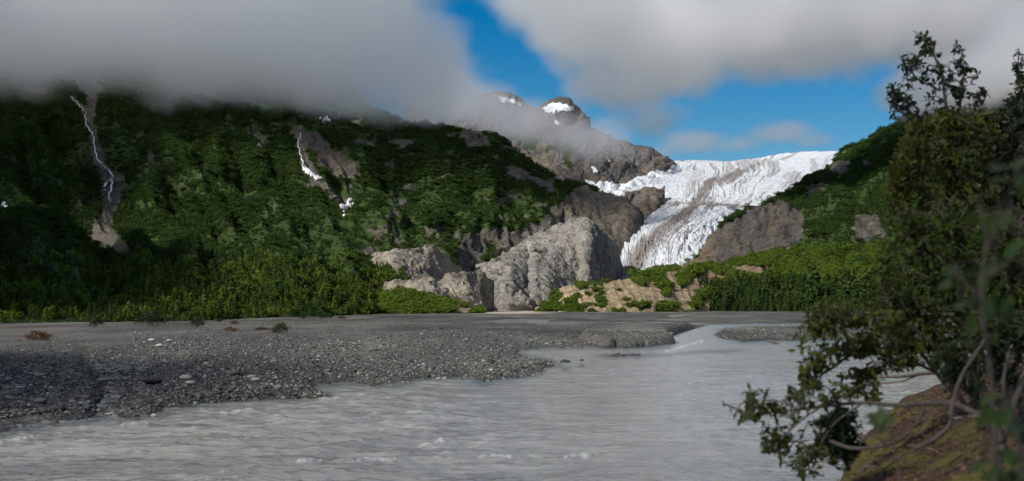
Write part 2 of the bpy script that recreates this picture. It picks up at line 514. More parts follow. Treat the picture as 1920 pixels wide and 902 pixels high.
dirt = np.maximum(dirt, .42 * sstep(.02, .3, flow + .4 * n2))
dirt = np.maximum(dirt, .6 * sstep(.95, 1.0, uu + .1 * n2) * (vv < .7))
dirt = np.maximum(dirt, .7 * sstep(.08, .0, uu + .06 * n2) * (vv > .5) * (vv < .8))
dirt = np.maximum(dirt, .5 * sstep(.0, .3, flow + n1) * (np.abs(vv - .85) < .12) * (uu > .55))
fol = fbm(np.stack([uu * 85 + 5 * warp, vv * 3.2, 0 * uu + 11], -1), 3)
dirt = np.maximum(dirt, .62 * sstep(.02, .36, fol + .5 * flow))
dirt = np.clip(dirt * (1 + .7 * fol), 0, 1)
deep = sstep(-.1, -.75, crev + .4 * lng) * np.interp(vv, [0, .55, .65, 1], [1, 1, .5, .35])
top = GG[-1]
rows = [top + np.array([0, 200 * t, -60 * t * t]) for t in (.3, 1.)]
full = np.concatenate([GG, np.stack(rows)], 0)
mk = np.stack([dirt, deep, 0 * dirt, 1 + 0 * dirt], -1)
mk = np.concatenate([mk, np.repeat(mk[-1:], 2, 0)], 0)
m, nt, b = mat('glacier_ice')
dr, dp, _ = masks(nt)
n = noise(nt, .12, 8, .68); nf = noise(nt, .6, 6, .65)
c = ramp(nt, n, [(.32, (.47, .52, .57)), (.5, (.63, .66, .69)), (.66, (.74, .75, .76))])
c = mix(nt, mth(nt, 'MULTIPLY', dp, .75), c, (.36, .55, .70))
dd = mth(nt, 'ADD', dr, mth(nt, 'MULTIPLY', mth(nt, 'SUBTRACT', nf, .5), .9))
c = mix(nt, mth(nt, 'MULTIPLY', ramp(nt, dd, [(.15, (0, 0, 0)), (.85, (1, 1, 1))]), .9), c, (.14, .105, .08))
nt.links.new(c, b.inputs['Base Color'])
b.inputs['Roughness'].default_value = .6
bump(nt, b, mth(nt, 'ADD', n, mth(nt, 'MULTIPLY', nf, .5)), .8, 3.0)
M_ice = m
me = mesh_np('glacier', full.reshape(-1, 3), grid_faces(NV + 2, NU))
setattr_col(me, mk.reshape(-1, 4))
glacier = obj('glacier', me, M_ice); glacier['kind'] = 'structure'

# ---- rocks (things of their own)
def disp_rock(a, b, s1=26., s2=9.):
    def f(G, X, Y):
        n = vnormals(G)
        cr = ridged(np.stack([G[..., 0] / s1 + G[..., 2] / (s1 * 2.2), G[..., 1] / s1, G[..., 2] / (s1 * 1.7)], -1), 5)
        f2 = ridged(G / s2, 5)
        f3 = ridged(np.stack([G[..., 0] / 3.2 + G[..., 2] / 5, G[..., 1] / 4, G[..., 2] / 2.6 - G[..., 0] / 9], -1), 3)
        return G + n * (a * cr + b * f2 + .3 * f3)[..., None]
    return f
def mask_rock(veg_amt=.0, tan=.3, seed=1., ylim=None):
    def f(G, x, y):
        nz = noise_px(x, y, 16, 4, seed)
        n = vnormals(G)
        v = sstep(.3 - veg_amt, .42 - veg_amt, nz + .25 * (n[..., 2] - .5))
        if ylim: v = v * sstep(ylim[0], ylim[1], y)
        t = tan + .5 * noise_px(x, y, 30, 3, seed + 2)
        return np.stack([v, 0 * v, np.clip(t, 0, 1)], -1)
    return f
OUT = {
 876: [(586,800),(583,802),(578,806),(572,812),(568,820)],
 900: [(586,772),(570,780),(545,790),(522,800),(507,815)],
 930: [(586,760),(560,770),(535,782),(512,797),(499,825)],
 955: [(586,757),(562,764),(530,780),(502,812),(480,860)],
 972: [(586,760),(562,767),(532,800),(502,830),(468,872)],
 990: [(586,764),(568,772),(540,838),(500,850),(455,888)],
 1000:[(586,776),(566,788),(540,806),(500,838),(450,892)],
 1020:[(586,784),(560,800),(520,828),(477,870),(441,900)],
 1050:[(586,800),(560,830),(520,852),(470,874),(424,905)],
 1085:[(584,822),(555,855),(515,866),(465,877),(418,905)],
 1072:[(584,816),(556,848),(517,862),(468,875),(418,904)],
 1098:[(583,826),(546,853),(505,864),(458,874),(419,906)],
 1110:[(581,840),(540,866),(500,876),(455,890),(425,910)],
 1122:[(577,875),(540,895),(510,908),(470,922),(438,935)],
 1148:[(572,925),(540,938),(515,948),(490,958),(466,968)],
 1157:[(566,965),(548,972),(525,982),(515,986),(506,990)],
}
rock, GO, MO = loft('rock_outcrop', OUT, 300, 240, M_rock, disp_rock(4.5, 1.8), mask_rock(-.02, .12, 2.), interp=lin, back=(90, 60), kind=None)
tag(rock, 'big bare grey rock dome standing before the glacier tongue', 'rock')
NOTCH = {1178:[(372,1440),(366,1450),(362,1460)],1195:[(402,1280),(378,1330),(361,1370)],1210:[(412,1240),(380,1300),(358,1350)],1228:[(400,1280),(378,1310),(357,1350)],1243:[(376,1330),(366,1350),(356,1370)]}
o, _, _ = loft('rock_outcrop', NOTCH, 70, 60, M_peak, disp_rock(4, 2, 20, 8), lambda G, x, y: np.stack([0*x, 0*x, .3 + .5*sstep(1200, 1215, x)], -1), interp=lin, back=(60, 40), kind=None)
tag(o, 'small brown rock island at the upper edge of the glacier ice', 'rock')
KA = {688:[(522,712),(516,716),(510,722)],705:[(526,690),(502,695),(480,705)],740:[(528,684),(500,692),(473,705)],775:[(532,692),(502,702),(470,716)],800:[(534,702),(498,712),(463,726)],830:[(534,724),(508,732),(484,742)],856:[(534,756),(520,760),(508,766)]}
KB = {755:[(578,606),(570,608),(560,612)],775:[(578,596),(556,600),(536,610)],805:[(578,594),(552,600),(530,612)],830:[(578,598),(560,604),(545,614)],846:[(580,606),(574,608),(568,612)]}
KC = {820:[(580,650),(560,655),(540,662)],842:[(582,640),(550,648),(522,660)],870:[(584,640),(550,650),(516,664)],895:[(584,650),(548,662),(512,680)],912:[(584,680),(560,690),(530,700)]}
KD = {728:[(552,640),(546,642),(540,646)],742:[(556,632),(542,636),(530,642)],758:[(556,634),(542,638),(532,644)],770:[(556,644),(550,646),(544,650)]}
for k_, lab in ((KA, 'broad tan rock bluff low on the green mountainside'), (KB, 'small pinkish rock face just above the bright green thicket'),
                (KC, 'pale rock buttress beside the big grey rock dome'), (KD, 'little brown boulder face among trees below the tan bluff')):
    o, _, _ = loft('rock_bluff', k_, 110, 70, M_rock, disp_rock(3.2, 1.5, 20, 7), mask_rock(.06, .55, 4.), interp=lin, back=(40, 20), kind=None)
    tag(o, lab, 'rock')
# low ground that carries the bright willows
LM = {690:[(590,560),(588,562),(586,566),(584,590)],720:[(590,548),(580,556),(568,570),(558,596)],755:[(590,546),(575,556),(560,572),(549,600)],800:[(589,550),(578,560),(566,576),(556,604)],860:[(588,560),(583,566),(578,580),(574,610)],905:[(587,580),(585,584),(583,596),(582,620)]}
lowmound, GLM, MLM = loft('grassy_mound', LM, 120, 60, M_moraine, lambda G, X, Y: G + vnormals(G) * (1.2 * fbm(G / 12, 3))[..., None],
    lambda G, x, y: np.stack([sstep(-.15, .1, noise_px(x, y, 25, 3, 3.) + .25 * sstep(860, 820, x)), 0 * x, .5 + 0 * x], -1), back=(40, 8))

# ---- moraine mound
MM = {1004:[(586,700),(584,704),(583,708),(582,716)],1025:[(586,688),(580,696),(573,704),(567,716)],1060:[(586,680),(566,694),(550,708),(541,730)],1100:[(586,675),(562,690),(544,710),(536,740)],
 1150:[(586,670),(560,688),(541,715),(530,750)],1200:[(586,670),(558,690),(535,725),(519,780)],1250:[(586,674),(560,700),(538,740),(513,800)],1290:[(586,684),(568,710),(542,760),(506,840)],1330:[(586,720),(570,750),(540,810),(500,900)]}
def disp_M(G, X, Y):
    n = vnormals(G)
    gul = ridged(np.stack([X / 26 - Y / 60, Y / 90, 0 * X], -1), 5)
    return G + n * (2.0 * (gul - .25) + 1.0 * fbm(G / 25, 4))[..., None]
def mask_M(G, x, y):
    v = sstep(.13, .25, noise_px(x, y, 30, 4, 12.) + .12 * sstep(545, 520, y) + .15 * (y > 572))
    v = np.maximum(v, sstep(-3, 3, sdf_poly(x, y, [(1040,583),(1055,570),(1085,555),(1078,572),(1065,584)]) + 6 * noise_px(x, y, 8)))
    t = np.clip(.5 + .8 * noise_px(x, y, 40, 3, 4.) + .45 * sstep(1160, 1080, x), 0, 1)
    return np.stack([v, 0 * v, t], -1)
moraine, GM, MKM = loft('hill', MM, 240, 130, M_moraine, disp_M, mask_M, back=(120, 20))

# ---- hill on the other side of the ice
RH = {
 1215:[(586,800),(566,830),(540,870),(522,900),(516,930),(512,960)],
 1300:[(586,760),(555,800),(520,850),(506,900),(499,960),(492,985)],
 1335:[(586,740),(555,790),(515,850),(495,920),(472,980),(444,1030)],
 1400:[(586,720),(550,780),(510,850),(480,920),(440,1000),(398,1090)],
 1480:[(586,700),(545,770),(505,840),(472,900),(425,1000),(364,1200)],
 1540:[(586,680),(540,750),(500,830),(468,890),(405,1000),(325,1330)],
 1578:[(586,660),(540,740),(495,820),(462,880),(395,1000),(289,1390)],
 1625:[(586,640),(535,720),(490,800),(452,870),(382,990),(270,1350)],
 1680:[(587,620),(530,700),(485,780),(442,850),(362,980),(240,1300)],
 1760:[(588,590),(530,670),(480,750),(432,830),(340,960),(208,1250)],
 1900:[(589,550),(525,640),(470,720),(410,800),(310,950),(165,1250)],
 3100: [(598,360),(470,440),(400,520),(320,600),(210,700),(40,940)],
 2350:[(592,460),(500,560),(430,640),(350,730),(240,860),(60,1150)],
}
APRON = [(1275,505),(1330,440),(1400,392),(1470,372),(1500,395),(1512,430),(1500,455),(1470,472),(1420,478),(1380,490),(1300,505)]
ROCKS_R = [APRON, [(1600,405),(1650,398),(1660,440),(1630,455),(1595,450)], [(1555,320),(1570,300),(1600,300),(1590,330),(1565,345)], [(1505,350),(1540,345),(1545,365),(1510,370)]]
CLEAR = [[(1360,500),(1400,495),(1450,505),(1455,515),(1420,518),(1370,510)], [(1285,515),(1310,503),(1370,520),(1330,530)], [(1560,500),(1640,498),(1645,506),(1570,508)], [(1320,540),(1345,535),(1350,545),(1325,548)]]
def disp_R(G, X, Y):
    n = vnormals(G)
    v = np.linspace(0, 1, G.shape[0])[:, None]; w = sstep(0, .3, v)
    rav = ridged(np.stack([X / 70 - Y / 160, Y / 260, 0 * X + 3], -1), 5)
    rock = np.clip(np.max([sstep(-8, 8, sdf_poly(X, Y, p)) for p in ROCKS_R], 0), 0, 1)
    cr = ridged(np.stack([X / 24 + Y / 90, Y / 80, G[..., 1] / 120], -1), 5)
    return G + n * (np.interp(X, [1330, 1480], [.15, 1]) * w * (14 * rav * (1 - .6 * sstep(.85, 1, v)) + 9 * fbm(G / 120, 3)) * (1 - .7 * rock) + 1.4 * fbm(G / 14, 4) + rock * 7 * (cr - .2))[..., None]
def mask_R(G, x, y):
    nz = noise_px(x, y, 30); n2 = noise_px(x, y, 9, 3, 5.)
    veg = np.ones_like(x)
    for p in ROCKS_R:
        veg = np.minimum(veg, 1 - .95 * sstep(-5, 7, sdf_poly(x, y, p) + 16 * nz + 7 * n2))
    tan = .25 * sstep(0, .3, nz) + .55 * sstep(1360, 1320, x)
    for p in CLEAR:
        s = sstep(-4, 4, sdf_poly(x, y, p) + 10 * nz + 5 * n2)
        veg = np.minimum(veg, 1 - s); tan = np.maximum(tan, s)
    oc = fbm(np.stack([x / 40, y / 20, np.full_like(x, 13.)], -1), 5)
    veg = np.minimum(veg, 1 - .7 * sstep(.27, .36, oc))
    return np.stack([veg, 0 * veg, np.clip(tan, 0, 1)], -1)
hill, GH, MKH = loft('forested_hill', RH, 380, 280, M_hill, disp_R, mask_R, back=(200, 160), xs=np.concatenate([np.linspace(1215, 2060, 300), np.linspace(2070, 3100, 80)]))

# ------------------------------------------------------------------ outwash plain and river
BARS = [
 # long cobble bar
 [(-7000,830),(0,822),(60,813),(120,805),(185,797),(240,788),(292,788),(335,774),(400,764),(455,757),(520,752),(612,750),(628,742),(590,731),(640,724),(740,728),(790,716),(880,713),(905,722),(960,715),(1012,706),(1032,694),(1058,690),(1035,676),(990,668),(975,661),(1000,657),(1100,655),(1180,657),(1250,652),(1272,645),(1258,634),(1290,622),(1318,614),(1330,608),(1240,604),(1000,605),(700,602),(-7000,602)],
 # gravel beyond the thin far channels
 [(-7000,603),(300,602),(700,603),(860,606),(900,603),(1040,604),(1150,606),(1240,605),(1330,609),(1400,608.5),(1560,607),(9000,607),(9000,560),(-7000,560)],
 # bar by the shrubs across the water
 [(1335,628),(1360,615),(1400,611),(1560,610),(2300,611),(2300,640),(1560,641),(1450,642),(1395,645),(1350,637)],
 # dark sandbars
 [(1112,668),(1160,663),(1262,664),(1258,669),(1200,672),(1140,672)], [(1258,665),(1320,659),(1392,656),(1370,661),(1300,666)],
 [(1052,692),(1068,690),(1070,697),(1056,698)], [(1086,686),(1093,685),(1094,689),(1087,690)],
]
STREAMS = [ [(150,664),(250,660),(335,668),(350,678),(290,694),(250,712),(228,740),(250,768),(262,792),(170,798),(176,766),(188,735),(175,705),(160,682)],
 [(20,690),(120,700),(150,712),(60,716)] ]
FARW = [ [(905,602),(960,598),(1045,599),(1010,604),(930,606)], [(1080,591),(1180,589),(1190,591),(1090,593)], [(1240,592),(1290,588),(1300,590),(1262,596)], [(990,611),(1120,610),(1130,612),(1000,613)] ]
CUT = [(1120,622),(1200,614),(1320,612),(1294,622),(1256,633),(1274,647),(1150,660),(1080,640)]
def ground_h(X, Y):
    """height of the river flat over the water level at plan position X, Y"""
    Yc = np.maximum(Y, 8.0)
    x = CX + X / Yc * F; y = HY + CAMZ / Yc * F
    nz = noise_px(x, y * 2.2, 38, 4); n2 = noise_px(x, y * 2.5, 11, 3, 7.)
    ky = np.interp(y, [574, 590, 610, 650, 720, 900], [.18, .3, .5, .9, 1.3, 2.2])
    s = np.full(x.shape, -1e9)
    for p in BARS:
        s = np.maximum(s, sdf_poly(x, y, p))
    s = s + ky * (4.0 * nz + 2.2 * n2)
    wid = ky * 13
    h = -.35 + .62 * sstep(-wid * .55, wid * .9, s) + .12 * sstep(wid, wid * 6, s)
    for p in STREAMS:
        t = sdf_poly(x, y, p) + ky * (7 * nz + 5 * n2)
        h = h - (h - .015 - .07 * n2) * sstep(-14, 11, t)
    for p in FARW:
        t = sdf_poly(x, y, p) + .8 * nz
        h = h - (h + .15) * sstep(-1.0, 1.0, t)
    h = h + sstep(330, 900, Y) * .75 * (h > .1)
    h = h + .75 * sstep(1, 5, sdf_poly(x, y, CUT) + .6 * nz) * (h > .05)
    wp = np.stack([X, Y, 0 * X], -1)
    bars = fbm(wp / np.array([9., 34., 1.]), 4)
    h = h + .10 * bars * sstep(-.1, .3, h) + .045 * fbm(wp / 1.6, 3) * sstep(200, 60, Y)
    # distant ground sinks under the mountains only a little
    return h
ys = np.concatenate([np.linspace(960, 640, 260), np.linspace(639, 600, 130), np.linspace(599.6, 580, 90)])
Yr = CAMZ * F / (ys - HY)
Yr = np.concatenate([[-40, 2, 12], Yr[Yr > 14], [2000, 3000, 6000, 12000]])
xs_ = np.concatenate([[-6500, -3500, -1800, -1000], np.linspace(-620, 2540, 520), [3000, 4200, 6000, 8500]])
Yg = np.repeat(Yr[:, None], len(xs_), 1)
Xg = (xs_ - CX)[None] / F * np.maximum(Yg, 12)
Hg = ground_h(Xg, Yg)
Hg[Yr < 24] = np.minimum(Hg[Yr < 24], -.5)
V = np.stack([Xg, Yg, Hg], -1)
xg_, yg_ = CX + Xg / np.maximum(Yg, 8) * F, HY + (CAMZ - Hg) / np.maximum(Yg, 8) * F
wet = sstep(.22, .02, Hg + .05 * noise_px(xg_, yg_, 12, 3))
grassy = sstep(.05, .25, noise_px(xg_, yg_ * 4, 60, 4, 3.)) * sstep(612, 604, yg_) * sstep(640, 560, xg_)
sandy = sstep(590, 586, yg_) * sstep(650, 700, xg_) * sstep(1060, 980, xg_)
tint = np.clip(.5 + noise_px(xg_, yg_ * 5, 120, 4, 9.), 0, 1)
wide = np.concatenate([[-60.], [1.], [1.]])
me = mesh_np('ground', V.reshape(-1, 3), grid_faces(*V.shape[:2]))
setattr_col(me, np.stack([wet, np.maximum(sandy, 0), np.maximum(grassy, 0), tint], -1).reshape(-1, 4))
m, nt, b = mat('outwash_gravel')
wt, sa, gs = masks(nt)
v1 = N(nt, 'ShaderNodeTexVoronoi', Scale=5.0, feature='F1'); gp = N(nt, 'ShaderNodeNewGeometry'); nt.links.new(gp.outputs['Position'], v1.inputs['Vector'])
v2 = N(nt, 'ShaderNodeTexVoronoi', Scale=1.6, feature='F1'); nt.links.new(gp.outputs['Position'], v2.inputs['Vector'])
nb = noise(nt, .06, 8, .6, vscale(nt, (1.6, .35, 1))); nc = noise(nt, 1.1, 8, .7)
c = ramp(nt, nb, [(.33, (.055, .053, .049)), (.5, (.105, .10, .092)), (.66, (.175, .167, .152))])
sep = N(nt, 'ShaderNodeSeparateColor'); nt.links.new(v1.outputs['Color'], sep.inputs[0])
c = mix(nt, 1.0, c, ramp(nt, sep.outputs[0], [(0, (.55, .55, .55)), (.6, (1, 1, 1)), (.9, (1.3, 1.27, 1.2)), (1, (2.0, 1.9, 1.75))]), 'MULTIPLY')
c = mix(nt, 1.0, c, ramp(nt, nc, [(.3, (.6, .6, .6)), (.7, (1.35, 1.35, 1.3))]), 'MULTIPLY')
nl = noise(nt, 1.0, 5, .6, vscale(nt, (.035, .011, 1)))
c = mix(nt, 1.0, c, ramp(nt, nl, [(.36, (.5, .5, .5)), (.5, (.9, .9, .88)), (.62, (1.25, 1.22, 1.16))]), 'MULTIPLY')
c = mix(nt, sa, c, (.42, .38, .31))
c = mix(nt, mth(nt, 'MULTIPLY', gs, ramp(nt, nc, [(.35, (.2, .2, .2)), (.6, (1, 1, 1))])), c, (.10, .085, .03))
c = mix(nt, mth(nt, 'MULTIPLY', wt, .62), c, (.022, .022, .02))
nt.links.new(c, b.inputs['Base Color'])
nt.links.new(ramp(nt, wt, [(0, (.85, .85, .85)), (1, (.4, .4, .4))]), b.inputs['Roughness'])
b.inputs['Specular IOR Level'].default_value = .3
bump(nt, b, mth(nt, 'ADD', v1.outputs['Distance'], mth(nt, 'MULTIPLY', v2.outputs['Distance'], 1.6)), .8, .12)
ground = obj('ground', me, m); ground['kind'] = 'structure'

# river surface
ysr = np.concatenate([np.linspace(1150, 640, 420), np.linspace(639, 584, 120)])
Yw = np.concatenate([[-40.], CAMZ * F / (ysr - HY)])
xw = np.concatenate([[-6000, -3000, -1500, -900], np.linspace(-520, 2440, 640), [2900, 4000, 6000, 8000]])
Yw2 = np.repeat(Yw[:, None], len(xw), 1)
Xw2 = (xw - CX)[None] / F * np.maximum(Yw2, 12)
wp = np.stack([Xw2, Yw2, 0 * Xw2], -1)
# the current runs from the far right down to the lower left
ang = R(28)
al = Xw2 * math.cos(ang) + Yw2 * math.sin(ang); ac = -Xw2 * math.sin(ang) + Yw2 * math.cos(ang)
wv = np.stack([al / 1.9, ac / 1.1, 0 * al], -1)
h1 = ridged(wv / 1.7 + .35 * fbm(wv / 4, 2)[..., None], 3, .5)
h2 = fbm(np.stack([al / .55, ac / .34, 0 * al], -1), 3)
big = fbm(np.stack([al / 9, ac / 6, 0 * al + 2], -1), 3)
ruff = sstep(-.25, .35, fbm(np.stack([Xw2 / 11, Yw2 / 26, 0 * al + 5], -1), 3))
fade = sstep(330, 60, Yw2)
Hw = (.12 * h1 * (.3 + .9 * ruff) + .05 * h2 + .10 * big) * fade
foam = .7 * sstep(.8, 1.05, h1 * .8 + .55 * h2 + .3 * (ruff - .5)) * sstep(.25, .7, ruff)
xp, yp = CX + Xw2 / np.maximum(Yw2, 8) * F, HY + CAMZ / np.maximum(Yw2, 8) * F
shore = sstep(-.34, -.05, ground_h(Xw2, Yw2))
FOAM = [[(415,780),(470,772)],[(230,803),(280,797)],[(600,753),(632,751)],[(480,819),(500,817)],[(0,835),(60,825)],[(660,868),(740,866)],[(1060,862),(1105,858)],[(900,862),(960,862)],[(790,838),(830,830)],[(1250,660),(1320,640)],[(560,872),(600,868)]]
dl = np.min([dist_line(xp, yp, l) for l in FOAM], 0) + 7 * noise_px(xp, yp * 2, 10, 3)
foam = np.maximum(foam, sstep(3.5, .0, dl))
Hw = Hw + .05 * sstep(5, 0, dl) * fade
V = np.stack([Xw2, Yw2, Hw], -1)
me = mesh_np('river', V.reshape(-1, 3), grid_faces(*V.shape[:2]))
setattr_col(me, np.stack([foam, shore, ruff, 1 + 0 * foam], -1).reshape(-1, 4))
m, nt, b = mat('silty_water')
fo, sh_, rf = masks(nt)
cr_ = mth(nt, 'MULTIPLY', mth(nt, 'ADD', 0, 1), 1)
nb = noise(nt, 1.0, 6, .6, vscale(nt, (.5, .3, 1))); nf = noise(nt, 9, 5, .6)
c = ramp(nt, nb, [(.35, (.222, .217, .193)), (.65, (.305, .295, .262))])
c = mix(nt, mth(nt, 'MULTIPLY', sh_, .8), c, (.065, .075, .06))
ff = mth(nt, 'MULTIPLY', fo, ramp(nt, nf, [(.38, (0, 0, 0)), (.58, (1, 1, 1))]))
c = mix(nt, mth(nt, 'MULTIPLY', ff, .8), c, (.72, .72, .7))
nt.links.new(c, b.inputs['Base Color'])
b.inputs['Roughness'].default_value = .16
b.inputs['IOR'].default_value = 1.33
nw = noise(nt, 1.0, 4, .55, vscale(nt, (1.5, 2.0, 1)))
nw2 = noise(nt, 1.0, 3, .5, vscale(nt, (.45, .55, 1)))
bump(nt, b, mth(nt, 'ADD', mth(nt, 'MULTIPLY', nw2, 2.5), nw), .8, .11)
M_water = m
river = obj('river', me, M_water); river['kind'] = 'structure'

def on_ground(x, y, it=6):
    x = np.asarray(x, float); y = np.asarray(y, float)
    h = np.full(x.shape, .3)
    for _ in range(it):
        d = (CAMZ - h) * F / np.maximum(y - HY, 1.5)
        h = ground_h((x - CX) / F * d, d)
    return np.stack([(x - CX) / F * d, d, h], -1)

# ------------------------------------------------------------------ instancing of uncountable cover
def scatter(name, pts, scl, rot, idx, sources, label):
    me = bpy.data.meshes.new(name)
    me.vertices.add(len(pts)); me.vertices.foreach_set('co', np.asarray(pts, np.float32).ravel())
    a = me.attributes.new('scl', 'FLOAT_VECTOR', 'POINT'); a.data.foreach_set('vector', np.asarray(scl, np.float32).ravel())
    a = me.attributes.new('rot', 'FLOAT_VECTOR', 'POINT'); a.data.foreach_set('vector', np.asarray(rot, np.float32).ravel())
    a = me.attributes.new('idx', 'INT', 'POINT'); a.data.foreach_set('value', np.asarray(idx, np.int32))
    o = obj(name, me)
    ng = bpy.data.node_groups.new(name, 'GeometryNodeTree')
    ng.interface.new_socket('Geometry', in_out='INPUT', socket_type='NodeSocketGeometry')
    ng.interface.new_socket('Geometry', in_out='OUTPUT', socket_type='NodeSocketGeometry')
    n = ng.nodes; l = ng.links
    gi = n.new('NodeGroupInput'); go = n.new('NodeGroupOutput')
    iop = n.new('GeometryNodeInstanceOnPoints'); iop.inputs['Pick Instance'].default_value = True
    ji = n.new('GeometryNodeJoinGeometry')
    for s in reversed(sources):
        oi = n.new('GeometryNodeObjectInfo'); oi.inputs['Object'].default_value = s; oi.inputs['As Instance'].default_value = True
        l.new(oi.outputs['Geometry'], ji.inputs[0])
    l.new(gi.outputs[0], iop.inputs['Points']); l.new(ji.outputs[0], iop.inputs['Instance'])
    def na(nm, t):
        x = n.new('GeometryNodeInputNamedAttribute'); x.data_type = t; x.inputs[0].default_value = nm
        return x.outputs[0]
    l.new(na('idx', 'INT'), iop.inputs['Instance Index'])
    e2r = n.new('FunctionNodeEulerToRotation'); l.new(na('rot', 'FLOAT_VECTOR'), e2r.inputs[0])
    l.new(e2r.outputs[0], iop.inputs['Rotation'])
    l.new(na('scl', 'FLOAT_VECTOR'), iop.inputs['Scale'])
    l.new(iop.outputs[0], go.inputs[0])
    md = o.modifiers.new('cover', 'NODES'); md.node_group = ng
    return tag(o, label, None, None, 'stuff')

def quads(cent, nrm, size, rg, aspect=.62):
    """a cloud of small leaf faces"""
    k = len(cent)
    t = rg.normal(size=(k, 3)); t -= (t * nrm).sum(1)[:, None] * nrm; t /= np.linalg.norm(t, axis=1)[:, None] + 1e-9
    bt = np.cross(nrm, t)
    s = np.asarray(size)[:, None] * np.ones((k, 1))
    a = cent + t * s; b_ = cent + bt * s * aspect; c_ = cent - t * s; d_ = cent - bt * s * aspect
    v = np.stack([a, b_, c_, d_], 1).reshape(-1, 3)
    return v, np.arange(k * 4).reshape(k, 4)
def crown_mesh(name, seed, kind, k=150):
    rg = np.random.default_rng(seed)
    if kind == 'bush':            # a few lobes over the ground, unit height
        lob = np.stack([rg.uniform(-.38, .38, 6), rg.uniform(-.38, .38, 6), rg.uniform(.25, .62, 6)], 1); lr = rg.uniform(.22, .4, 6)
        w = rg.integers(0, 6, k); u = rg.normal(size=(k, 3)); u[:, 2] = np.abs(u[:, 2]) * 1.1 - .25; u /= np.linalg.norm(u, axis=1)[:, None]
        c = lob[w] + u * lr[w][:, None] * rg.uniform(.65, 1.08, k)[:, None]; size = rg.uniform(.05, .12, k)
    elif kind == 'poplar':        # upright ragged crown
        z = rg.beta(1.6, 1.5, k); r = .22 * np.clip(1.06 - z, 0, 1) ** .75 * (.45 + .55 * np.minimum(1, z * 4)) * rg.uniform(.6, 1.15, k)
        th = rg.uniform(0, 6.283, k)
        c = np.stack([r * np.cos(th), r * np.sin(th), .08 + .92 * z], 1); c += .03 * rg.normal(size=c.shape)
        u = np.stack([np.cos(th), np.sin(th), .55 + 0 * th], 1); u /= np.linalg.norm(u, axis=1)[:, None]; size = rg.uniform(.035, .08, k)
    else:                         # spruce
        z = rg.beta(1.1, 1.5, k); r = .2 * (1 - z) ** .85 * rg.uniform(.45, 1.1, k) * (.8 + .35 * np.sin(z * 40))
        th = rg.uniform(0, 6.283, k)
        c = np.stack([r * np.cos(th), r * np.sin(th), .06 + .94 * z - .3 * r], 1)
        u = np.stack([np.cos(th) * .8, np.sin(th) * .8, .7 + 0 * th], 1); u /= np.linalg.norm(u, axis=1)[:, None]; size = rg.uniform(.03, .075, k)
    nn = u + .55 * rg.normal(size=(k, 3)); nn /= np.linalg.norm(nn, axis=1)[:, None]
    v, f = quads(c, nn, size, rg, .7)
    return mesh_np(name, v, f, False)
M_alder = leaf_mat('alder_leaves', (.024, .048, .013), (.066, .105, .023), .35, .8, .08)
M_willow = leaf_mat('willow_leaves', (.085, .14, .018), (.16, .215, .032), .4, .8, .08)
M_poplar = leaf_mat('cottonwood_leaves', (.072, .118, .018), (.165, .205, .034), .45, .8, .08)
M_spruce = leaf_mat('spruce_needles', (.012, .028, .010), (.030, .054, .016), .1, .8, .08)
M_bark = bark_mat('grey_bark', (.06, .05, .04), (.17, .15, .125))
def src(name, seed, kind, m, k=150):
    me = crown_mesh(name, seed, kind, k); me.materials.append(m)
    return bpy.data.objects.new(name, me)         # template, seen only through its instances
ALDER = [src('alder_clump', s, 'bush', M_alder, 150) for s in (1, 2, 3)]
WILLOW = [src('willow_clump', s, 'bush', M_willow, 150) for s in (4, 5)]
M_popd = leaf_mat('cottonwood_leaves_shade_tone', (.028, .055, .014), (.075, .105, .024), .3, .8, .08)  # darker cottonwood leaf colour; holds the belt's cloud shade and mixed forest tone
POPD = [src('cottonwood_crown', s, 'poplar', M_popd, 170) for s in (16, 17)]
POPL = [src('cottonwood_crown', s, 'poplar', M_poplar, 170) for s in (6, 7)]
SPRU = [src('spruce_crown', s, 'spruce', M_spruce, 200) for s in (8, 9)]

def pick(G, MK, n, weight=None, rg=rng):
    """random points on a landform, drawn in proportion to plan area and green cover"""
    c = (G[:-1, :-1] + G[1:, 1:]) / 2
    a = np.linalg.norm(np.cross(G[1:, :-1] - G[:-1, :-1], G[:-1, 1:] - G[:-1, :-1]), axis=-1)
    w = a * sstep(.45, .7, MK[:-1, :-1, 0])
    if weight is not None: w = w * weight(c, *px(c))
    w = w.ravel() / w.sum()
    i = rg.choice(len(w), n, p=w)
    r, q = np.divmod(i, c.shape[1])
    u, v = rg.random((2, n))
    p = G[r, q] * ((1-u)*(1-v))[:, None] + G[r+1, q] * (u*(1-v))[:, None] + G[r, q+1] * ((1-u)*v)[:, None] + G[r+1, q+1] * (u*v)[:, None]
    return p
def cover(name, p, hgt, sources, label, wide=1.25, sink=.12, pick_p=None):
    n = len(p)
    h = hgt * rng.lognormal(0, .36, n)
    p = p.copy(); p[:, 2] -= sink * h
    w = h * wide * rng.uniform(.8, 1.25, n)
    rot = np.stack([rng.normal(0, .08, n), rng.normal(0, .08, n), rng.uniform(0, 6.283, n)], 1)
    idx = rng.choice(len(sources), n, p=pick_p)
    return scatter(name, p, np.stack([w, w, h], 1), rot, idx, sources, label)
vis = lambda c, x, y: ((x > -520) & (x < 2600)).astype(float)
clump = lambda c, s, z: .14 + 1.5 * sstep(-.14, .3, fbm(c / s + z, 5))
pl = pick(GL, MKL, 180000, lambda c, x, y: vis(c, x, y) * clump(c, 60, 0) * (420 / np.maximum(c[..., 1], 420)) ** .8 * (y > 60) * sstep(590, 520, y))
cover('alder_thicket', pl, np.interp(pl[:, 1], [300, 700, 1300], [1.1, 1.5, 2.3]), ALDER + SPRU[:1] + POPL[:1], 'dark green alder thicket covering the cloud-capped mountainside', pick_p=[.3, .3, .3, .03, .07])
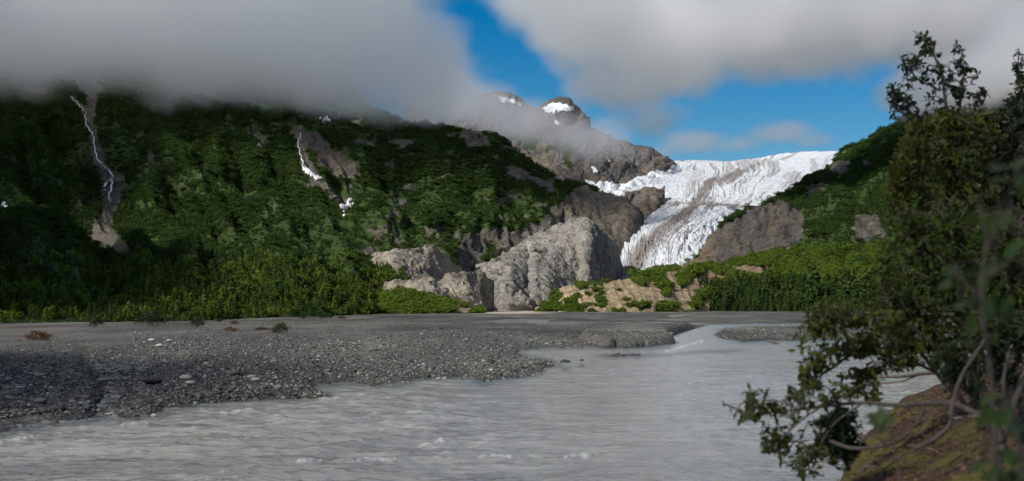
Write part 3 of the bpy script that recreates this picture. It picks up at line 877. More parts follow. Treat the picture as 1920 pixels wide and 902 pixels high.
pl = pick(GH, MKH, 88000, lambda c, x, y: vis(c, x, y) * clump(c, 50, 5) * (.25 + sstep(540, 440, y)))
cover('alder_thicket', pl, np.interp(pl[:, 1], [600, 900, 1300], [1.3, 1.7, 2.3]), ALDER + SPRU[:1], 'dark alder thicket covering the hill beside the glacier', pick_p=[.31, .31, .31, .07])
pl = pick(GH, MKH, 21000, lambda c, x, y: vis(c, x, y) * clump(c, 30, 9) * sstep(455, 480, y) * sstep(545, 525, y) * sstep(1720, 1600, x))
cover('willow_thicket', pl, 1.6, WILLOW + POPL[:1], 'sunlit bright green willow scrub on the bench under the hill', pick_p=[.4, .4, .2])
pl = pick(GM, MKM, 3200)
cover('willow_thicket', pl, 1.8, WILLOW + ALDER[:1], 'green willow scrub dotted over the tan moraine mound', pick_p=[.4, .4, .2])
pl = pick(GLM, MLM, 4200)
cover('willow_thicket', pl, 1.6, WILLOW, 'bright green willow thicket at the foot of the pink rock face')
pl = pick(GL, MKL, 15000, lambda c, x, y: vis(c, x, y) * clump(c, 40, 3) * sstep(470, 575, y) ** 1.5 * (x < 760))
cover('forest', pl, np.interp(pl[:, 1], [250, 500, 800], [1.7, 2.8, 4.2]), POPL + SPRU + WILLOW[:1] + POPD + ALDER[:1], 'young cottonwood and spruce forest at the foot of the mountain', wide=.8, pick_p=[.19, .19, .06, .06, .08, .15, .15, .12])
pl = pick(GH, MKH, 4200, lambda c, x, y: vis(c, x, y) * sstep(525, 550, y))
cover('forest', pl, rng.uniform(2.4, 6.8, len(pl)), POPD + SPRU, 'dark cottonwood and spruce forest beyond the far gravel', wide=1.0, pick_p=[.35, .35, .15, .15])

# single trees along both forest edges
def trunk_mesh(name):
    z = np.array([0, .3, .6, .95]); r = np.array([.022, .016, .011, .004]); n = 6
    th = np.arange(n) / n * 6.283
    v = np.stack([np.stack([r_ * np.cos(th) + .01 * math.sin(z_ * 7), r_ * np.sin(th), z_ + 0 * th], 1) for z_, r_ in zip(z, r)]).reshape(-1, 3)
    f = [[k * n + i, k * n + (i + 1) % n, (k + 1) * n + (i + 1) % n, (k + 1) * n + i] for k in range(3) for i in range(n)]
    return mesh_np(name, v, np.array(f))
TRUNK = trunk_mesh('trunk'); TRUNK.materials.append(M_bark)
CM = {'poplar': [crown_mesh('crown', s, 'poplar', 260) for s in (21, 22, 23)], 'spruce': [crown_mesh('crown', s, 'spruce', 300) for s in (24, 25)]}
for me_ in CM['poplar']: me_.materials.append(M_poplar)
for me_ in CM['spruce']: me_.materials.append(M_spruce)
CM['poplar_shade_tone'] = [crown_mesh('crown', s, 'poplar', 260) for s in (27, 28)]  # cottonwood crowns in the darkened leaf colour
for me_ in CM['poplar_shade_tone']: me_.materials.append(M_popd)
def tree(kind, loc, h, label, group):
    t = empty({'poplar': 'cottonwood_tree', 'spruce': 'spruce_tree'}[kind], loc, label, 'tree', group)
    obj('trunk', TRUNK, None, t); obj('crown', random.choice(CM[kind if not (kind == 'poplar' and (group.startswith('trees in') or random.random() < .4)) else 'poplar_shade_tone']), None, t)
    w = h * random.uniform(.85, 1.25)
    t.scale = (w, w, h); t.rotation_euler = (random.gauss(0, .03), random.gauss(0, .03), random.uniform(0, 6.28))
def base_line(cols, x):
    ks = sorted(cols); return np.interp(x, ks, [cols[k][0][1] for k in ks])
for i in range(130):
    x = random.uniform(-60, 735); d = base_line(L, x) + random.uniform(-6, 45)
    X = (x - CX) / F * d; z = float(ground_h(np.array([X]), np.array([d]))[0])
    k = 'spruce' if random.random() < .1 else 'poplar'
    wh = 'in the deep cloud shade under the long waterfall' if x < 250 else 'below the middle of the mountainside' if x < 520 else 'beside the tan rock bluff'
    tree(k, (X, d, max(z, .2) - .1), random.uniform(1.7, 3.8), ('young cottonwood at the forest edge ' if k == 'poplar' else 'small spruce at the forest edge ') + wh, 'forest edge trees ' + wh)
for i in range(110):
    x = random.uniform(1262, 1780); d = base_line(RH, x) + random.uniform(-6, 50)
    X = (x - CX) / F * d; z = float(ground_h(np.array([X]), np.array([d]))[0])
    k = 'spruce' if random.random() < .35 else 'poplar'
    wh = 'beside the tan moraine mound' if x < 1400 else 'under the bright scrub bench' if x < 1580 else 'partly behind the leafy willow shrub'
    tree(k, (X, d, max(z, .2) - .1), random.uniform(3.5, 7.5), ('cottonwood in the dark belt ' if k == 'poplar' else 'spruce in the dark belt ') + wh, 'trees in the belt ' + wh)

# ------------------------------------------------------------------ clouds
def cloud(name, puffs, lo, hi, res, dens, nscale, namp, label, thr=.18, gain=2.2, stretch=(1, 1, 1)):
    me = bpy.data.meshes.new(name)
    o = obj(name, me)
    ng = bpy.data.node_groups.new(name, 'GeometryNodeTree')
    ng.interface.new_socket('Geometry', in_out='INPUT', socket_type='NodeSocketGeometry')
    ng.interface.new_socket('Geometry', in_out='OUTPUT', socket_type='NodeSocketGeometry')
    n = ng.nodes; l = ng.links
    gi = n.new('NodeGroupInput'); go = n.new('NodeGroupOutput')
    pos = n.new('GeometryNodeInputPosition').outputs[0]
    def vm(op, a, b=None):
        x = n.new('ShaderNodeVectorMath'); x.operation = op
        for s, i in ((a, 0), (b, 1)):
            if s is None: continue
            if isinstance(s, tuple): x.inputs[i].default_value = s
            else: l.new(s, x.inputs[i])
        return x.outputs['Value'] if op == 'LENGTH' else x.outputs[0]
    def m_(op, a, b=0.0, clamp=False):
        x = n.new('ShaderNodeMath'); x.operation = op; x.use_clamp = clamp
        for s, i in ((a, 0), (b, 1)):
            if isinstance(s, (int, float)): x.inputs[i].default_value = s
            else: l.new(s, x.inputs[i])
        return x.outputs[0]
    f = None
    for pf in puffs:
        if pf[0] == 'raw': c = pf[1]; rx, ry, rz, w = pf[2:]
        else:
            x, y, d, rx, ry, rz, w = pf; c = P(np.array([float(x)]), np.array([float(y)]), float(d))[0]
        q = vm('MULTIPLY', vm('SUBTRACT', pos, tuple(c)), (1 / rx, 1 / ry, 1 / rz))
        v = m_('MULTIPLY', m_('SUBTRACT', 1.0, vm('LENGTH', q)), w)
        f = v if f is None else m_('MAXIMUM', f, v)
    nz = n.new('ShaderNodeTexNoise'); nz.inputs['Scale'].default_value = nscale; nz.inputs['Detail'].default_value = 5; nz.inputs['Roughness'].default_value = .58
    l.new(vm('MULTIPLY', pos, stretch), nz.inputs['Vector'])
    f = m_('ADD', f, m_('MULTIPLY', m_('SUBTRACT', nz.outputs[0], .5), namp))
    dn = m_('MULTIPLY', m_('MULTIPLY', m_('SUBTRACT', f, thr), gain, True), dens)
    vc = n.new('GeometryNodeVolumeCube')
    l.new(dn, vc.inputs['Density'])
    vc.inputs['Min'].default_value = lo; vc.inputs['Max'].default_value = hi
    for k, r_ in zip(('Resolution X', 'Resolution Y', 'Resolution Z'), res): vc.inputs[k].default_value = r_
    sm = n.new('GeometryNodeSetMaterial'); sm.inputs['Material'].default_value = M_cloud
    l.new(vc.outputs[0], sm.inputs[0]); l.new(sm.outputs[0], go.inputs[0])
    md = o.modifiers.new('cloud', 'NODES'); md.node_group = ng
    return tag(o, label, 'cloud', None, 'stuff')
M_cloud = bpy.data.materials.new('cloud_vapour'); M_cloud.use_nodes = True
nt = M_cloud.node_tree; nt.nodes.remove(nt.nodes['Principled BSDF'])
pv = nt.nodes.new('ShaderNodeVolumePrincipled')
pv.inputs['Color'].default_value = (1, 1, 1, 1); pv.inputs['Density'].default_value = 1.0; pv.inputs['Anisotropy'].default_value = .5
nt.links.new(pv.outputs[0], nt.nodes['Material Output'].inputs['Volume'])
# puffs: pixel x, pixel y, depth, radii in metres, weight
CL = [(-420,-20,930,260,170,85,1.3),(-180,-10,980,200,170,82,1.3),(30,0,1010,170,170,82,1.3),(200,5,1040,160,170,84,1.3),(370,15,1070,150,170,86,1.3),(530,25,1110,140,160,88,1.3),(650,70,1160,100,150,80,1.2),
      (745,120,1220,72,140,62,1.1),(830,165,1330,62,140,50,1.0),(620,165,1130,60,130,34,1.0),(700,180,1200,56,120,30,1.0),(790,200,1270,50,120,28,.95),(900,200,1450,60,130,36,.85),(975,226,1500,60,110,32,.78),(1050,254,1560,64,100,30,.72),(1120,266,1600,64,90,30,.68),(1185,284,1640,52,80,18,.5),
      (420,-130,1050,240,170,90,1.3),(100,-150,1000,260,170,90,1.3),(640,-50,1130,90,150,75,1.2)]
cloud('cloud_bank', CL, (-620, 720, 95), (330, 1860, 360), (230, 160, 95), .015, .015, 1.35, 'grey cloud bank resting on the green mountain', thr=.17, gain=3.0)
CR = [(1010,-60,2300,120,330,105,1.2),(1110,35,2320,130,330,108,1.2),(1250,70,2350,170,330,118,1.2),(1430,30,2350,190,330,120,1.2),(1620,20,2350,190,330,122,1.2),(1830,20,2300,240,330,135,1.2),(2080,0,2250,250,330,150,1.2),
      (1200,165,2420,90,260,48,.8),(1330,-90,2300,220,300,100,1.2),(1640,-110,2300,240,300,110,1.2),(1110,150,2400,70,200,50,.7),(1230,225,2420,80,200,26,.55)]
cloud('cloud_bank', CR, (-120, 1930, 270), (1260, 2760, 720), (200, 110, 70), .015, .0085, 1.6, 'grey cloud deck floating above the glacier', thr=.13, gain=2.0)
CW = [(1300,266,3300,120,180,34,.7),(1380,272,3300,90,170,22,.6),(1460,250,3300,110,180,34,.7),(1525,262,3300,80,160,20,.55),(1240,285,3300,60,150,20,.5)]
cloud('cloud_wisp', CW, (230, 3050, 320), (860, 3560, 490), (130, 60, 50), .010, .011, .8, 'thin pale wisps of cloud low in the blue gap above the ice', thr=.14, gain=2.0)
CH = [(1830,170,1190,95,150,36,1.0),(1950,140,1180,110,150,48,1.1),(1740,185,1230,55,110,20,.7),(2100,80,1150,150,170,70,1.2)]
cloud('cloud_bank', CH, (240, 980, 120), (780, 1420, 330), (90, 70, 50), .03, .013, .9, 'low cloud wrapping the top of the dark hill', thr=.16, gain=2.2)

def cast(X, Y, Z, zc):
    k = (zc - Z) / sd.z
    return X + k * sd.x, Y + k * sd.y, zc
def shade_cloud(name, target, zc, rad, res, label, dens=.05, ns=.02):  # unseen cloud added up the sun's path to shade the target
    x, y, z = cast(*target, zc)
    cloud(name, [('raw', (x, y, z)) + rad + (1.2,)], (x - rad[0] * 1.25, y - rad[1] * 1.25, z - rad[2] * 1.25), (x + rad[0] * 1.25, y + rad[1] * 1.25, z + rad[2] * 1.25), res, dens, ns, .6, label, thr=.12, gain=2.2)
shade_cloud('cloud_bank', (5, 4, 3), 300, (40, 34, 18), (50, 46, 24), 'unseen low cloud added behind the viewer to shade the near bank', .028, .03)
shade_cloud('cloud_bank', (-38, 55, 1), 300, (32, 52, 18), (50, 66, 24), 'unseen low cloud added to shade the edge of the gravel flat', .1, .03)
shade_cloud('cloud_bank', (-165, 400, 20), 520, (72, 210, 35), (50, 90, 24), 'unseen long cloud added to shade the foot of the mountain', .2, .014)
shade_cloud('cloud_bank', (-290, 860, 90), 560, (95, 280, 35), (50, 90, 24), 'unseen long cloud added to shade the mountainside', .12, .014)
shade_cloud('cloud_bank', (310, 1130, 130), 640, (135, 215, 40), (50, 70, 24), 'unseen cloud shading the hill beside the glacier', .12, .012)

# ------------------------------------------------------------------ near river bank
def bank_h(X, Y):
    Xe = np.interp(Y, [-8, 0, 3, 6, 8, 10, 13, 17, 24, 40], [-7, -2.4, .0, 1.12, 1.68, 2.3, 3.18, 4.6, 8.0, 16.0])
    p = np.stack([X, Y, 0 * X], -1)
    e = X - Xe + .12 * fbm(p / .5, 3) + .18 * fbm(p / 1.7, 2)
    top = 2.78 + .05 * np.clip(X - Xe, 0, 6) + .10 * fbm(p / .9, 4) + .03 * ridged(p / .22, 3) - .18 * sstep(6, 3.5, Y) - .35 * sstep(1.2, .0, e)
    return -1.0 + (top + 1.0) * sstep(-1.1, .22, e)
yb = np.concatenate([np.linspace(-8, 4, 40), np.linspace(4.1, 16, 240), np.linspace(16.3, 42, 60)])
ub = np.linspace(-2.2, 5.5, 260)
Yb = np.repeat(yb[:, None], len(ub), 1)
Xb = np.interp(yb, [-8, 0, 3, 6, 8, 10, 13, 17, 24, 40], [-7, -2.4, .0, 1.12, 1.68, 2.3, 3.18, 4.6, 8.0, 16.0])[:, None] + ub[None] * np.interp(yb, [0, 16, 40], [1, 1.2, 3])[:, None]
Zb = bank_h(Xb, Yb)
me = mesh_np('river_bank', np.stack([Xb, Yb, Zb], -1).reshape(-1, 3), grid_faces(*Zb.shape))
m, nt, b = mat('mossy_soil')
n1 = noise(nt, 2.2, 6, .6); n2 = noise(nt, 14, 8, .7); n3 = noise(nt, 45, 4, .6)
c = ramp(nt, n2, [(.3, (.045, .025, .014)), (.5, (.125, .062, .034)), (.7, (.22, .115, .06))])
c = mix(nt, mth(nt, 'MULTIPLY', ramp(nt, n1, [(.47, (0, 0, 0)), (.57, (1, 1, 1))]), ramp(nt, n3, [(.35, (.3, .3, .3)), (.55, (1, 1, 1))])), c, (.20, .185, .025))
nt.links.new(c, b.inputs['Base Color']); b.inputs['Roughness'].default_value = .95
bump(nt, b, mth(nt, 'ADD', n2, mth(nt, 'MULTIPLY', n3, .5)), 1.0, .05)
bank = obj('river_bank', me, m); bank['kind'] = 'structure'
def on_bank(x, y):
    d = 9.0
    for _ in range(25):
        X = (x - CX) / F * d; h = float(bank_h(np.array([X]), np.array([d]))[0])
        d = .6 * d + .4 * (CAMZ - h) * F / (y - HY)
        d = min(max(d, 3), 30)
    return d

# ------------------------------------------------------------------ plants near the camera
def tube(pts, r0, r1, n=6, sub=5, wob=0.0, rg=rng):
    pts = np.asarray(pts, float)
    if len(pts) > 2 and sub > 1:
        pts = pchip(np.linspace(0, 1, len(pts)), pts, np.linspace(0, 1, (len(pts) - 1) * sub + 1))
    if wob: pts = pts + wob * np.stack([perlin(pts * 2.3 + k * 9.1) for k in range(3)], -1)
    k = len(pts); t = np.gradient(pts, axis=0); t /= np.linalg.norm(t, axis=1)[:, None] + 1e-9
    ref = np.where(np.abs(t[:, 2:3]) > .8, [[1., 0, 0]], [[0, 0, 1.]])
    u = np.cross(t, ref); u /= np.linalg.norm(u, axis=1)[:, None] + 1e-9; w = np.cross(t, u)
    th = np.arange(n) / n * 6.283185; r = np.linspace(r0, r1, k)
    if wob: r = r * (1 + .18 * perlin(pts * 14))
    v = pts[:, None] + r[:, None, None] * (u[:, None] * np.cos(th)[None, :, None] + w[:, None] * np.sin(th)[None, :, None])
    a = np.arange((k - 1) * n); rr = a // n; cc = a % n
    f = np.stack([rr * n + cc, rr * n + (cc + 1) % n, (rr + 1) * n + (cc + 1) % n, (rr + 1) * n + cc], 1)
    v = v.reshape(-1, 3)
    v = np.concatenate([v, pts[-1:] + t[-1:] * r1])
    tip = np.stack([(k - 1) * n + np.arange(n), (k - 1) * n + (np.arange(n) + 1) % n, np.full(n, k * n), np.full(n, k * n)], 1)[:, :3]
    return v, f, tip, pts
def join(parts):
    vs_, q, t, o = [], [], [], 0
    for v, f, tip, _ in parts:
        vs_.append(v); q.append(f + o); t.append(tip + o); o += len(v)
    return np.concatenate(vs_), [np.concatenate(q), np.concatenate(t)]
LEAF_V = np.array([[0, 0, 0], [-.17, .22, .04], [.17, .22, .04], [-.25, .5, .05], [.25, .5, .05], [0, .25, 0], [0, .52, .005], [-.14, .8, .0], [.14, .8, .0], [0, 1, -.07]])
LEAF_F = np.array([[0, 2, 5], [0, 5, 1], [5, 2, 4], [5, 4, 6], [1, 5, 3], [5, 6, 3], [6, 4, 8], [6, 8, 9], [6, 9, 7], [6, 7, 3]])
SM_V = np.array([[0, 0, 0], [-.24, .45, .05], [.24, .45, .05], [0, .48, 0], [0, 1, -.05]])
SM_F = np.array([[0, 2, 3], [0, 3, 1], [3, 2, 4], [3, 4, 1]])
def leaf_frames(pos, dr, nr, size):
    dr = dr / (np.linalg.norm(dr, axis=1)[:, None] + 1e-9)
    nr = nr - (nr * dr).sum(1)[:, None] * dr; nr /= np.linalg.norm(nr, axis=1)[:, None] + 1e-9
    xx = np.cross(dr, nr)
    return np.stack([xx, dr, nr], -1) * size[:, None, None]
def add_leaves(root, loc, pos, dr, nr, size, m, n_single, lv=SM_V, lf=SM_F):
    Fm = leaf_frames(pos, dr, nr, size)
    order = np.argsort(-(size / pos[:, 1]) + rng.normal(0, .0015, len(size)))
    one, rest = order[:n_single], order[n_single:]
    if len(rest):
        v = np.einsum('kij,lj->kli', Fm[rest], lv) + (pos[rest] - loc)[:, None]
        f = (lf[None] + (np.arange(len(rest)) * len(lv))[:, None, None]).reshape(-1, 3)
        o = obj('foliage', mesh_np('foliage', v.reshape(-1, 3), f, False), m, root); o['kind'] = 'stuff'
    if len(one):
        lm = mesh_np('leaf', lv, lf, False); lm.materials.append(m)
        for i in one:
            o = bpy.data.objects.new('leaf', lm); COL.objects.link(o); o.parent = root
            M4 = Matrix.Identity(4)
            for a_ in range(3):
                for b_ in range(3): M4[a_][b_] = Fm[i][a_, b_]
                M4[a_][3] = pos[i][a_] - loc[a_]
            o.matrix_basis = M4
def rand_in(poly, n, rg):
    poly = np.asarray(poly, float); lo, hi = poly.min(0), poly.max(0); out = []
    while len(out) < n:
        p = lo + rg.random((n * 3, 2)) * (hi - lo)
        out += list(p[sdf_poly(p[:, 0], p[:, 1], poly) > 0])
    return np.array(out[:n])
def plant(name, label, cat, group, stems, regions, leaf, m_leaf, m_bark, n_single=80, per=9, droop=.25, up=.5, twig_r=.004, seed=1, single_kind=None):
    """stems: [(pixel-and-depth points, r0, r1)]; regions: [(pixel outline, (near, far), twigs)]"""
    rg = np.random.default_rng(seed)
    S3 = [(np.array([P(np.array([x]), np.array([y]), d)[0] for x, y, d in pts]), r0, r1) for pts, r0, r1 in stems]
    loc = S3[0][0][0]
    root = empty(name, loc, label, cat, group)
    axis = []
    for pts, r0, r1 in S3:
        tb = tube(pts, r0, r1, 7, 6, r0 * 1.6)
        axis.append(tb[3])
        v, f = join([tb]); obj('stem', mesh_np('stem', v - loc, f), m_bark, root)
    ax = np.concatenate(axis)
    tw, pos, dr, nr, sz = [], [], [], [], []
    for poly, (d0, d1), n in regions:
        q = rand_in(poly, n, rg); dd = rg.uniform(d0, d1, n)
        T = P(q[:, 0], q[:, 1], 1.0) * 0 + np.stack([(q[:, 0] - CX) / F * dd, dd, CAMZ + (HY - q[:, 1]) / F * dd], -1)
        for e in T:
            dist = np.linalg.norm((ax - e) * np.array([1, .6, 1.0]), axis=1) + .5 * np.maximum(ax[:, 2] - e[2], 0) * (1 - droop) + rg.uniform(0, .12, len(ax))
            s = ax[np.argmin(dist)]
            mid = (s + e) / 2 + rg.normal(0, .04, 3); mid[2] += (droop * .35 + .05) * np.linalg.norm(e - s)
            ln = np.linalg.norm(e - s)
            tb = tube([s, mid, e], min(twig_r * (1 + ln), .012), .0012, 4, 4, .008, rg)
            tw.append(tb)
            c = tb[3]; k = per + rg.integers(-2, 3)
            span = min(1.0, .55 / max(ln, .05))
            t = 1 - span * rg.random(k) ** 1.2
            ix = t * (len(c) - 1); i0 = np.clip(ix.astype(int), 0, len(c) - 2)
            p = c[i0] + (c[i0 + 1] - c[i0]) * (ix - i0)[:, None]
            tg = c[i0 + 1] - c[i0]; tg /= np.linalg.norm(tg, axis=1)[:, None] + 1e-9
            dv = tg * .6 + rg.normal(0, .75, (k, 3)); dv[:, 2] -= droop * .9
            pos.append(p); dr.append(dv); nv = rg.normal(0, .6, (k, 3)); nv[:, 2] += up; nr.append(nv); sz.append(leaf * rg.uniform(.6, 1.25, k))
    v, f = join(tw)
    o = obj('twigs', mesh_np('twigs', v - loc, f), m_bark, root); o['kind'] = 'stuff'
    add_leaves(root, loc, np.concatenate(pos), np.concatenate(dr), np.concatenate(nr), np.concatenate(sz), m_leaf, n_single)
    return root
M_near = leaf_mat('willow_leaf_green', (.045, .078, .012), (.115, .15, .024), .45, .5, .25)
M_warm = leaf_mat('willow_leaf_olive', (.055, .076, .012), (.15, .16, .026), .45, .5, .25)
M_dark = leaf_mat('cottonwood_leaf_dark', (.018, .032, .010), (.045, .065, .016), .3, .45)
M_broad = leaf_mat('broad_leaf', (.035, .075, .022), (.085, .125, .030), .45, .4)
M_stem = bark_mat('willow_bark', (.05, .037, .028), (.15, .115, .09), 22)
M_dead = bark_mat('weathered_wood', (.16, .12, .095), (.38, .29, .235), 26)

plant('cottonwood_tree', 'slender cottonwood with sparse leaves silhouetted against the grey cloud', 'tree', None,
  [([(1806,700,14),(1796,430,14),(1784,260,14),(1768,190,14),(1752,120,14),(1736,72,14)], .035, .004),
   ([(1786,280,14),(1800,205,14),(1806,140,14),(1803,86,14)], .016, .003), ([(1778,230,14),(1728,222,13.9),(1692,205,13.8),(1668,178,13.8)], .012, .003),
   ([(1792,270,14),(1822,215,14),(1842,172,14)], .011, .003), ([(1762,170,14),(1722,150,14.1),(1698,120,14.1)], .009, .003)],
  [([(1706,80),(1738,62),(1758,95),(1762,150),(1750,185),(1705,180),(1690,135)], (13.7,14.3), 54), ([(1768,115),(1800,80),(1828,122),(1836,165),(1810,195),(1775,180)], (13.7,14.3), 42),
   ([(1660,175),(1680,165),(1725,200),(1720,235),(1690,232),(1662,205)], (13.6,14), 26), ([(1826,170),(1848,158),(1852,190),(1832,205)], (13.8,14.1), 9), ([(1690,180),(1780,185),(1800,230),(1700,240)], (13.7,14.2), 22)],
  .066, M_dark, M_stem, 120, 8, .2, .4, seed=11)
plant('cottonwood_tree', 'narrow dark sapling spire at the edge of the thicket', 'tree', None,
  [([(1925,600,14.5),(1920,350,14.5),(1914,200,14.5),(1910,92,14.5)], .03, .004)],
  [([(1904,98),(1914,92),(1928,140),(1938,230),(1892,235),(1888,190),(1902,150)], (14.2,14.8), 70), ([(1890,230),(1960,200),(1970,330),(1890,330)], (14.2,14.8), 60)],
  .07, M_dark, M_stem, 60, 9, .2, .4, seed=12)
plant('alder_shrub', 'tall olive green shrub under the slender cottonwood', 'shrub', None,
  [([(1770,740,12.5),(1755,520,12.3),(1730,360,12),(1712,250,12)], .03, .006), ([(1800,740,12.5),(1800,480,12.3),(1790,340,12.2),(1780,240,12)], .03, .006), ([(1775,700,12.5),(1700,520,12.2),(1690,420,12),(1682,330,12)], .022, .005), ([(1830,720,12.5),(1850,480,12.3),(1860,300,12)], .028, .006)],
  [([(1692,238),(1760,212),(1850,205),(1880,240),(1880,420),(1780,450),(1700,420),(1676,340)], (11.5,12.8), 430), ([(1672,300),(1700,240),(1720,300),(1700,420),(1668,430),(1650,380)], (11.6,12.3), 90)],
    .07, M_warm, M_stem, 140, 9, .2, .5, seed=13)
plant('alder_shrub', 'dense dark shrub filling the edge of the view below the sapling spire', 'shrub', None,
  [([(1900,780,12),(1905,500,12),(1900,300,12),(1905,220,12)], .03, .006), ([(1910,780,12),(1960,500,12),(1980,280,12)], .03, .006)],
  [([(1850,230),(1890,195),(2030,170),(2050,560),(1860,560),(1840,400)], (11.4,12.8), 520)], .075, M_dark, M_stem, 100, 9, .2, .5, seed=14)
plant('willow_shrub', 'broad leafy willow shrub above the mossy bank', 'shrub', None,
  [([(1830,760,10.5),(1800,600,10.3),(1740,480,10.1),(1700,400,10)], .026, .005), ([(1830,760,10.5),(1830,560,10.3),(1800,430,10.1)], .026, .005), ([(1820,740,10.5),(1740,620,10.2),(1680,560,10),(1655,500,10)], .02, .004), ([(1850,760,10.5),(1890,560,10.2),(1900,430,10)], .024, .005)],
  [([(1672,400),(1740,390),(1840,400),(1860,480),(1850,600),(1790,670),(1710,650),(1650,600),(1640,510)], (9.7,10.9), 380), ([(1840,400),(2030,400),(2030,640),(1850,650)], (9.7,10.9), 330), ([(1600,600),(1660,560),(1720,640),(1700,700),(1640,690)], (9.8,10.6), 80)],
  .068, M_near, M_stem, 160, 9, .25, .5, seed=15)
plant('willow_shrub', 'arching willow with olive leaves hanging over the river', 'shrub', None,
  [([(1810,765,9.8),(1750,650,9.7),(1670,600,9.6),(1600,592,9.5),(1535,600,9.4)], .018, .003), ([(1790,740,9.8),(1700,650,9.7),(1620,650,9.6),(1560,690,9.5),(1505,725,9.4),(1480,765,9.3)], .015, .003), ([(1760,700,9.8),(1690,675,9.7),(1640,690,9.6),(1600,730,9.5)], .012, .003)],
  [([(1518,580),(1580,574),(1620,590),(1612,640),(1560,645),(1522,630)], (9.2,9.7), 66), ([(1520,600),(1570,630),(1560,665),(1535,690),(1505,740),(1478,768),(1474,745),(1498,690),(1484,668),(1500,632)], (9.2,9.6), 50),
   ([(1612,590),(1690,590),(1730,640),(1700,700),(1640,695),(1590,660)], (9.4,9.9), 95), ([(1580,690),(1650,680),(1650,760),(1590,770),(1570,730)], (9.3,9.8), 34)],
  .058, M_warm, M_stem, 240, 9, .35, .4, seed=16)
plant('willow_bough', 'low bare grey bough with leafy tips trailing over the water', 'branch', None,
  [([(1872,850,7.4),(1862,805,7.4),(1835,778,7.5),(1780,760,7.6),(1700,757,7.8),(1620,753,8.0),(1545,758,8.1),(1480,770,8.2),(1420,778,8.3)], .024, .003),
   ([(1600,753,8),(1575,740,8),(1545,722,8),(1530,715,8)], .007, .002), ([(1545,758,8.1),(1500,790,8.1),(1465,825,8.1),(1440,850,8.1)], .006, .002), ([(1620,753,8),(1560,800,8),(1530,850,8),(1500,880,8)], .007, .002), ([(1500,768,8.1),(1450,750,8.2),(1405,750,8.2)], .005, .002)],
  [([(1374,790),(1398,748),(1440,755),(1500,748),(1520,770),(1450,795),(1436,845),(1424,842),(1430,800)], (7.9,8.4), 48), ([(1440,800),(1500,790),(1515,845),(1470,870),(1440,850)], (7.9,8.3), 22), ([(1500,840),(1560,850),(1560,890),(1500,905),(1480,890)], (7.8,8.2), 18), ([(1490,730),(1560,715),(1600,745),(1540,760)], (7.9,8.2), 16)],
  .046, M_warm, M_stem, 220, 10, .35, .4, seed=17)
# spruce sapling: dense short needles
plant('spruce_sapling', 'small dark spruce sapling at the water edge under the bough', 'tree', None,
  [([(1590,880,8.3),(1578,820,8.3),(1572,765,8.3)], .014, .003)],
  [([(1520,790),(1570,760),(1612,780),(1628,815),(1610,850),(1545,872),(1516,835)], (8.0,8.6), 130)], .03, M_spruce, M_stem, 0, 34, .15, .6, seed=18)
plant('alder_shrub', 'dark shrub leaning over the soil behind the bare stems', 'shrub', None,
  [([(1900,800,8.6),(1880,700,8.6),(1850,620,8.6)], .02, .004), ([(1905,800,8.6),(1940,680,8.6)], .02, .004), ([(1890,790,8.6),(1800,720,8.7),(1760,690,8.8)], .012, .003)],
  [([(1740,650),(1850,600),(1990,560),(2000,720),(1930,740),(1840,720),(1780,715)], (8.2,9.2), 210)], .07, M_dark, M_stem, 60, 8, .3, .5, seed=19)

# broad leaves close to the camera: every leaf a part
def broad(label, stems, spots, length, seed, d):
    rg = np.random.default_rng(seed)
    S3 = [(np.array([P(np.array([x]), np.array([y]), dd)[0] for x, y, dd in pts]), r0, r1) for pts, r0, r1 in stems]
    loc = S3[0][0][0]; root = empty('broadleaf_shrub', loc, label, 'shrub'); ax = []
    for pts, r0, r1 in S3:
        tb = tube(pts, r0, r1, 7, 6, .004); ax.append(tb[3]); v, f = join([tb]); obj('stem', mesh_np('stem', v - loc, f), M_stem, root)
    ax = np.concatenate(ax); pos, dr, nr, sz, st = [], [], [], [], []
    for poly, n in spots:
        for x, y in rand_in(poly, n, rg):
            dd = d * rg.uniform(.93, 1.1); e = P(np.array([x]), np.array([y]), dd)[0]
            s = ax[np.argmin(np.linalg.norm(ax - e, axis=1))]
            st.append(tube([s, (s + e) / 2 + [0, 0, .012], e], .0018, .001, 4, 3, .0, rg))
            dv = (e - s) / (np.linalg.norm(e - s) + 1e-6) + np.array([-.35, -.2, -.75]) + rg.normal(0, .35, 3)
            pos.append(e); dr.append(dv); nr.append(np.array([0, -.5, .7]) + rg.normal(0, .4, 3)); sz.append(length * rg.uniform(.65, 1.25))
    v, f = join(st); obj('leaf_stalks', mesh_np('leaf_stalks', v - loc, f), M_stem, root)
    add_leaves(root, loc, np.array(pos), np.array(dr), np.array(nr), np.array(sz), M_broad, 300, LEAF_V, LEAF_F)
broad('close broad leafed shrub with large drooping blurred leaves',
  [([(1872,1010,3.1),(1858,700,3.1),(1842,560,3.1),(1852,450,3.1),(1838,390,3.1)], .006, .002), ([(1850,480,3.1),(1880,400,3.05),(1905,330,3.0),(1940,290,3.0)], .004, .0015), ([(1846,570,3.1),(1812,530,3.1),(1782,505,3.1)], .003, .0015), ([(1850,520,3.1),(1900,490,3.1),(1950,470,3.1)], .003, .0015)],
  [([(1850,330),(1900,295),(1960,285),(1960,360),(1880,370)], 11), ([(1815,390),(1850,350),(1930,370),(1940,460),(1850,440)], 13), ([(1765,510),(1800,480),(1850,500),(1850,560),(1790,570)], 12), ([(1860,480),(1950,460),(1950,560),(1870,560)], 8), ([(1810,590),(1860,560),(1880,640),(1830,660)], 9)], .062, 31, 3.1)
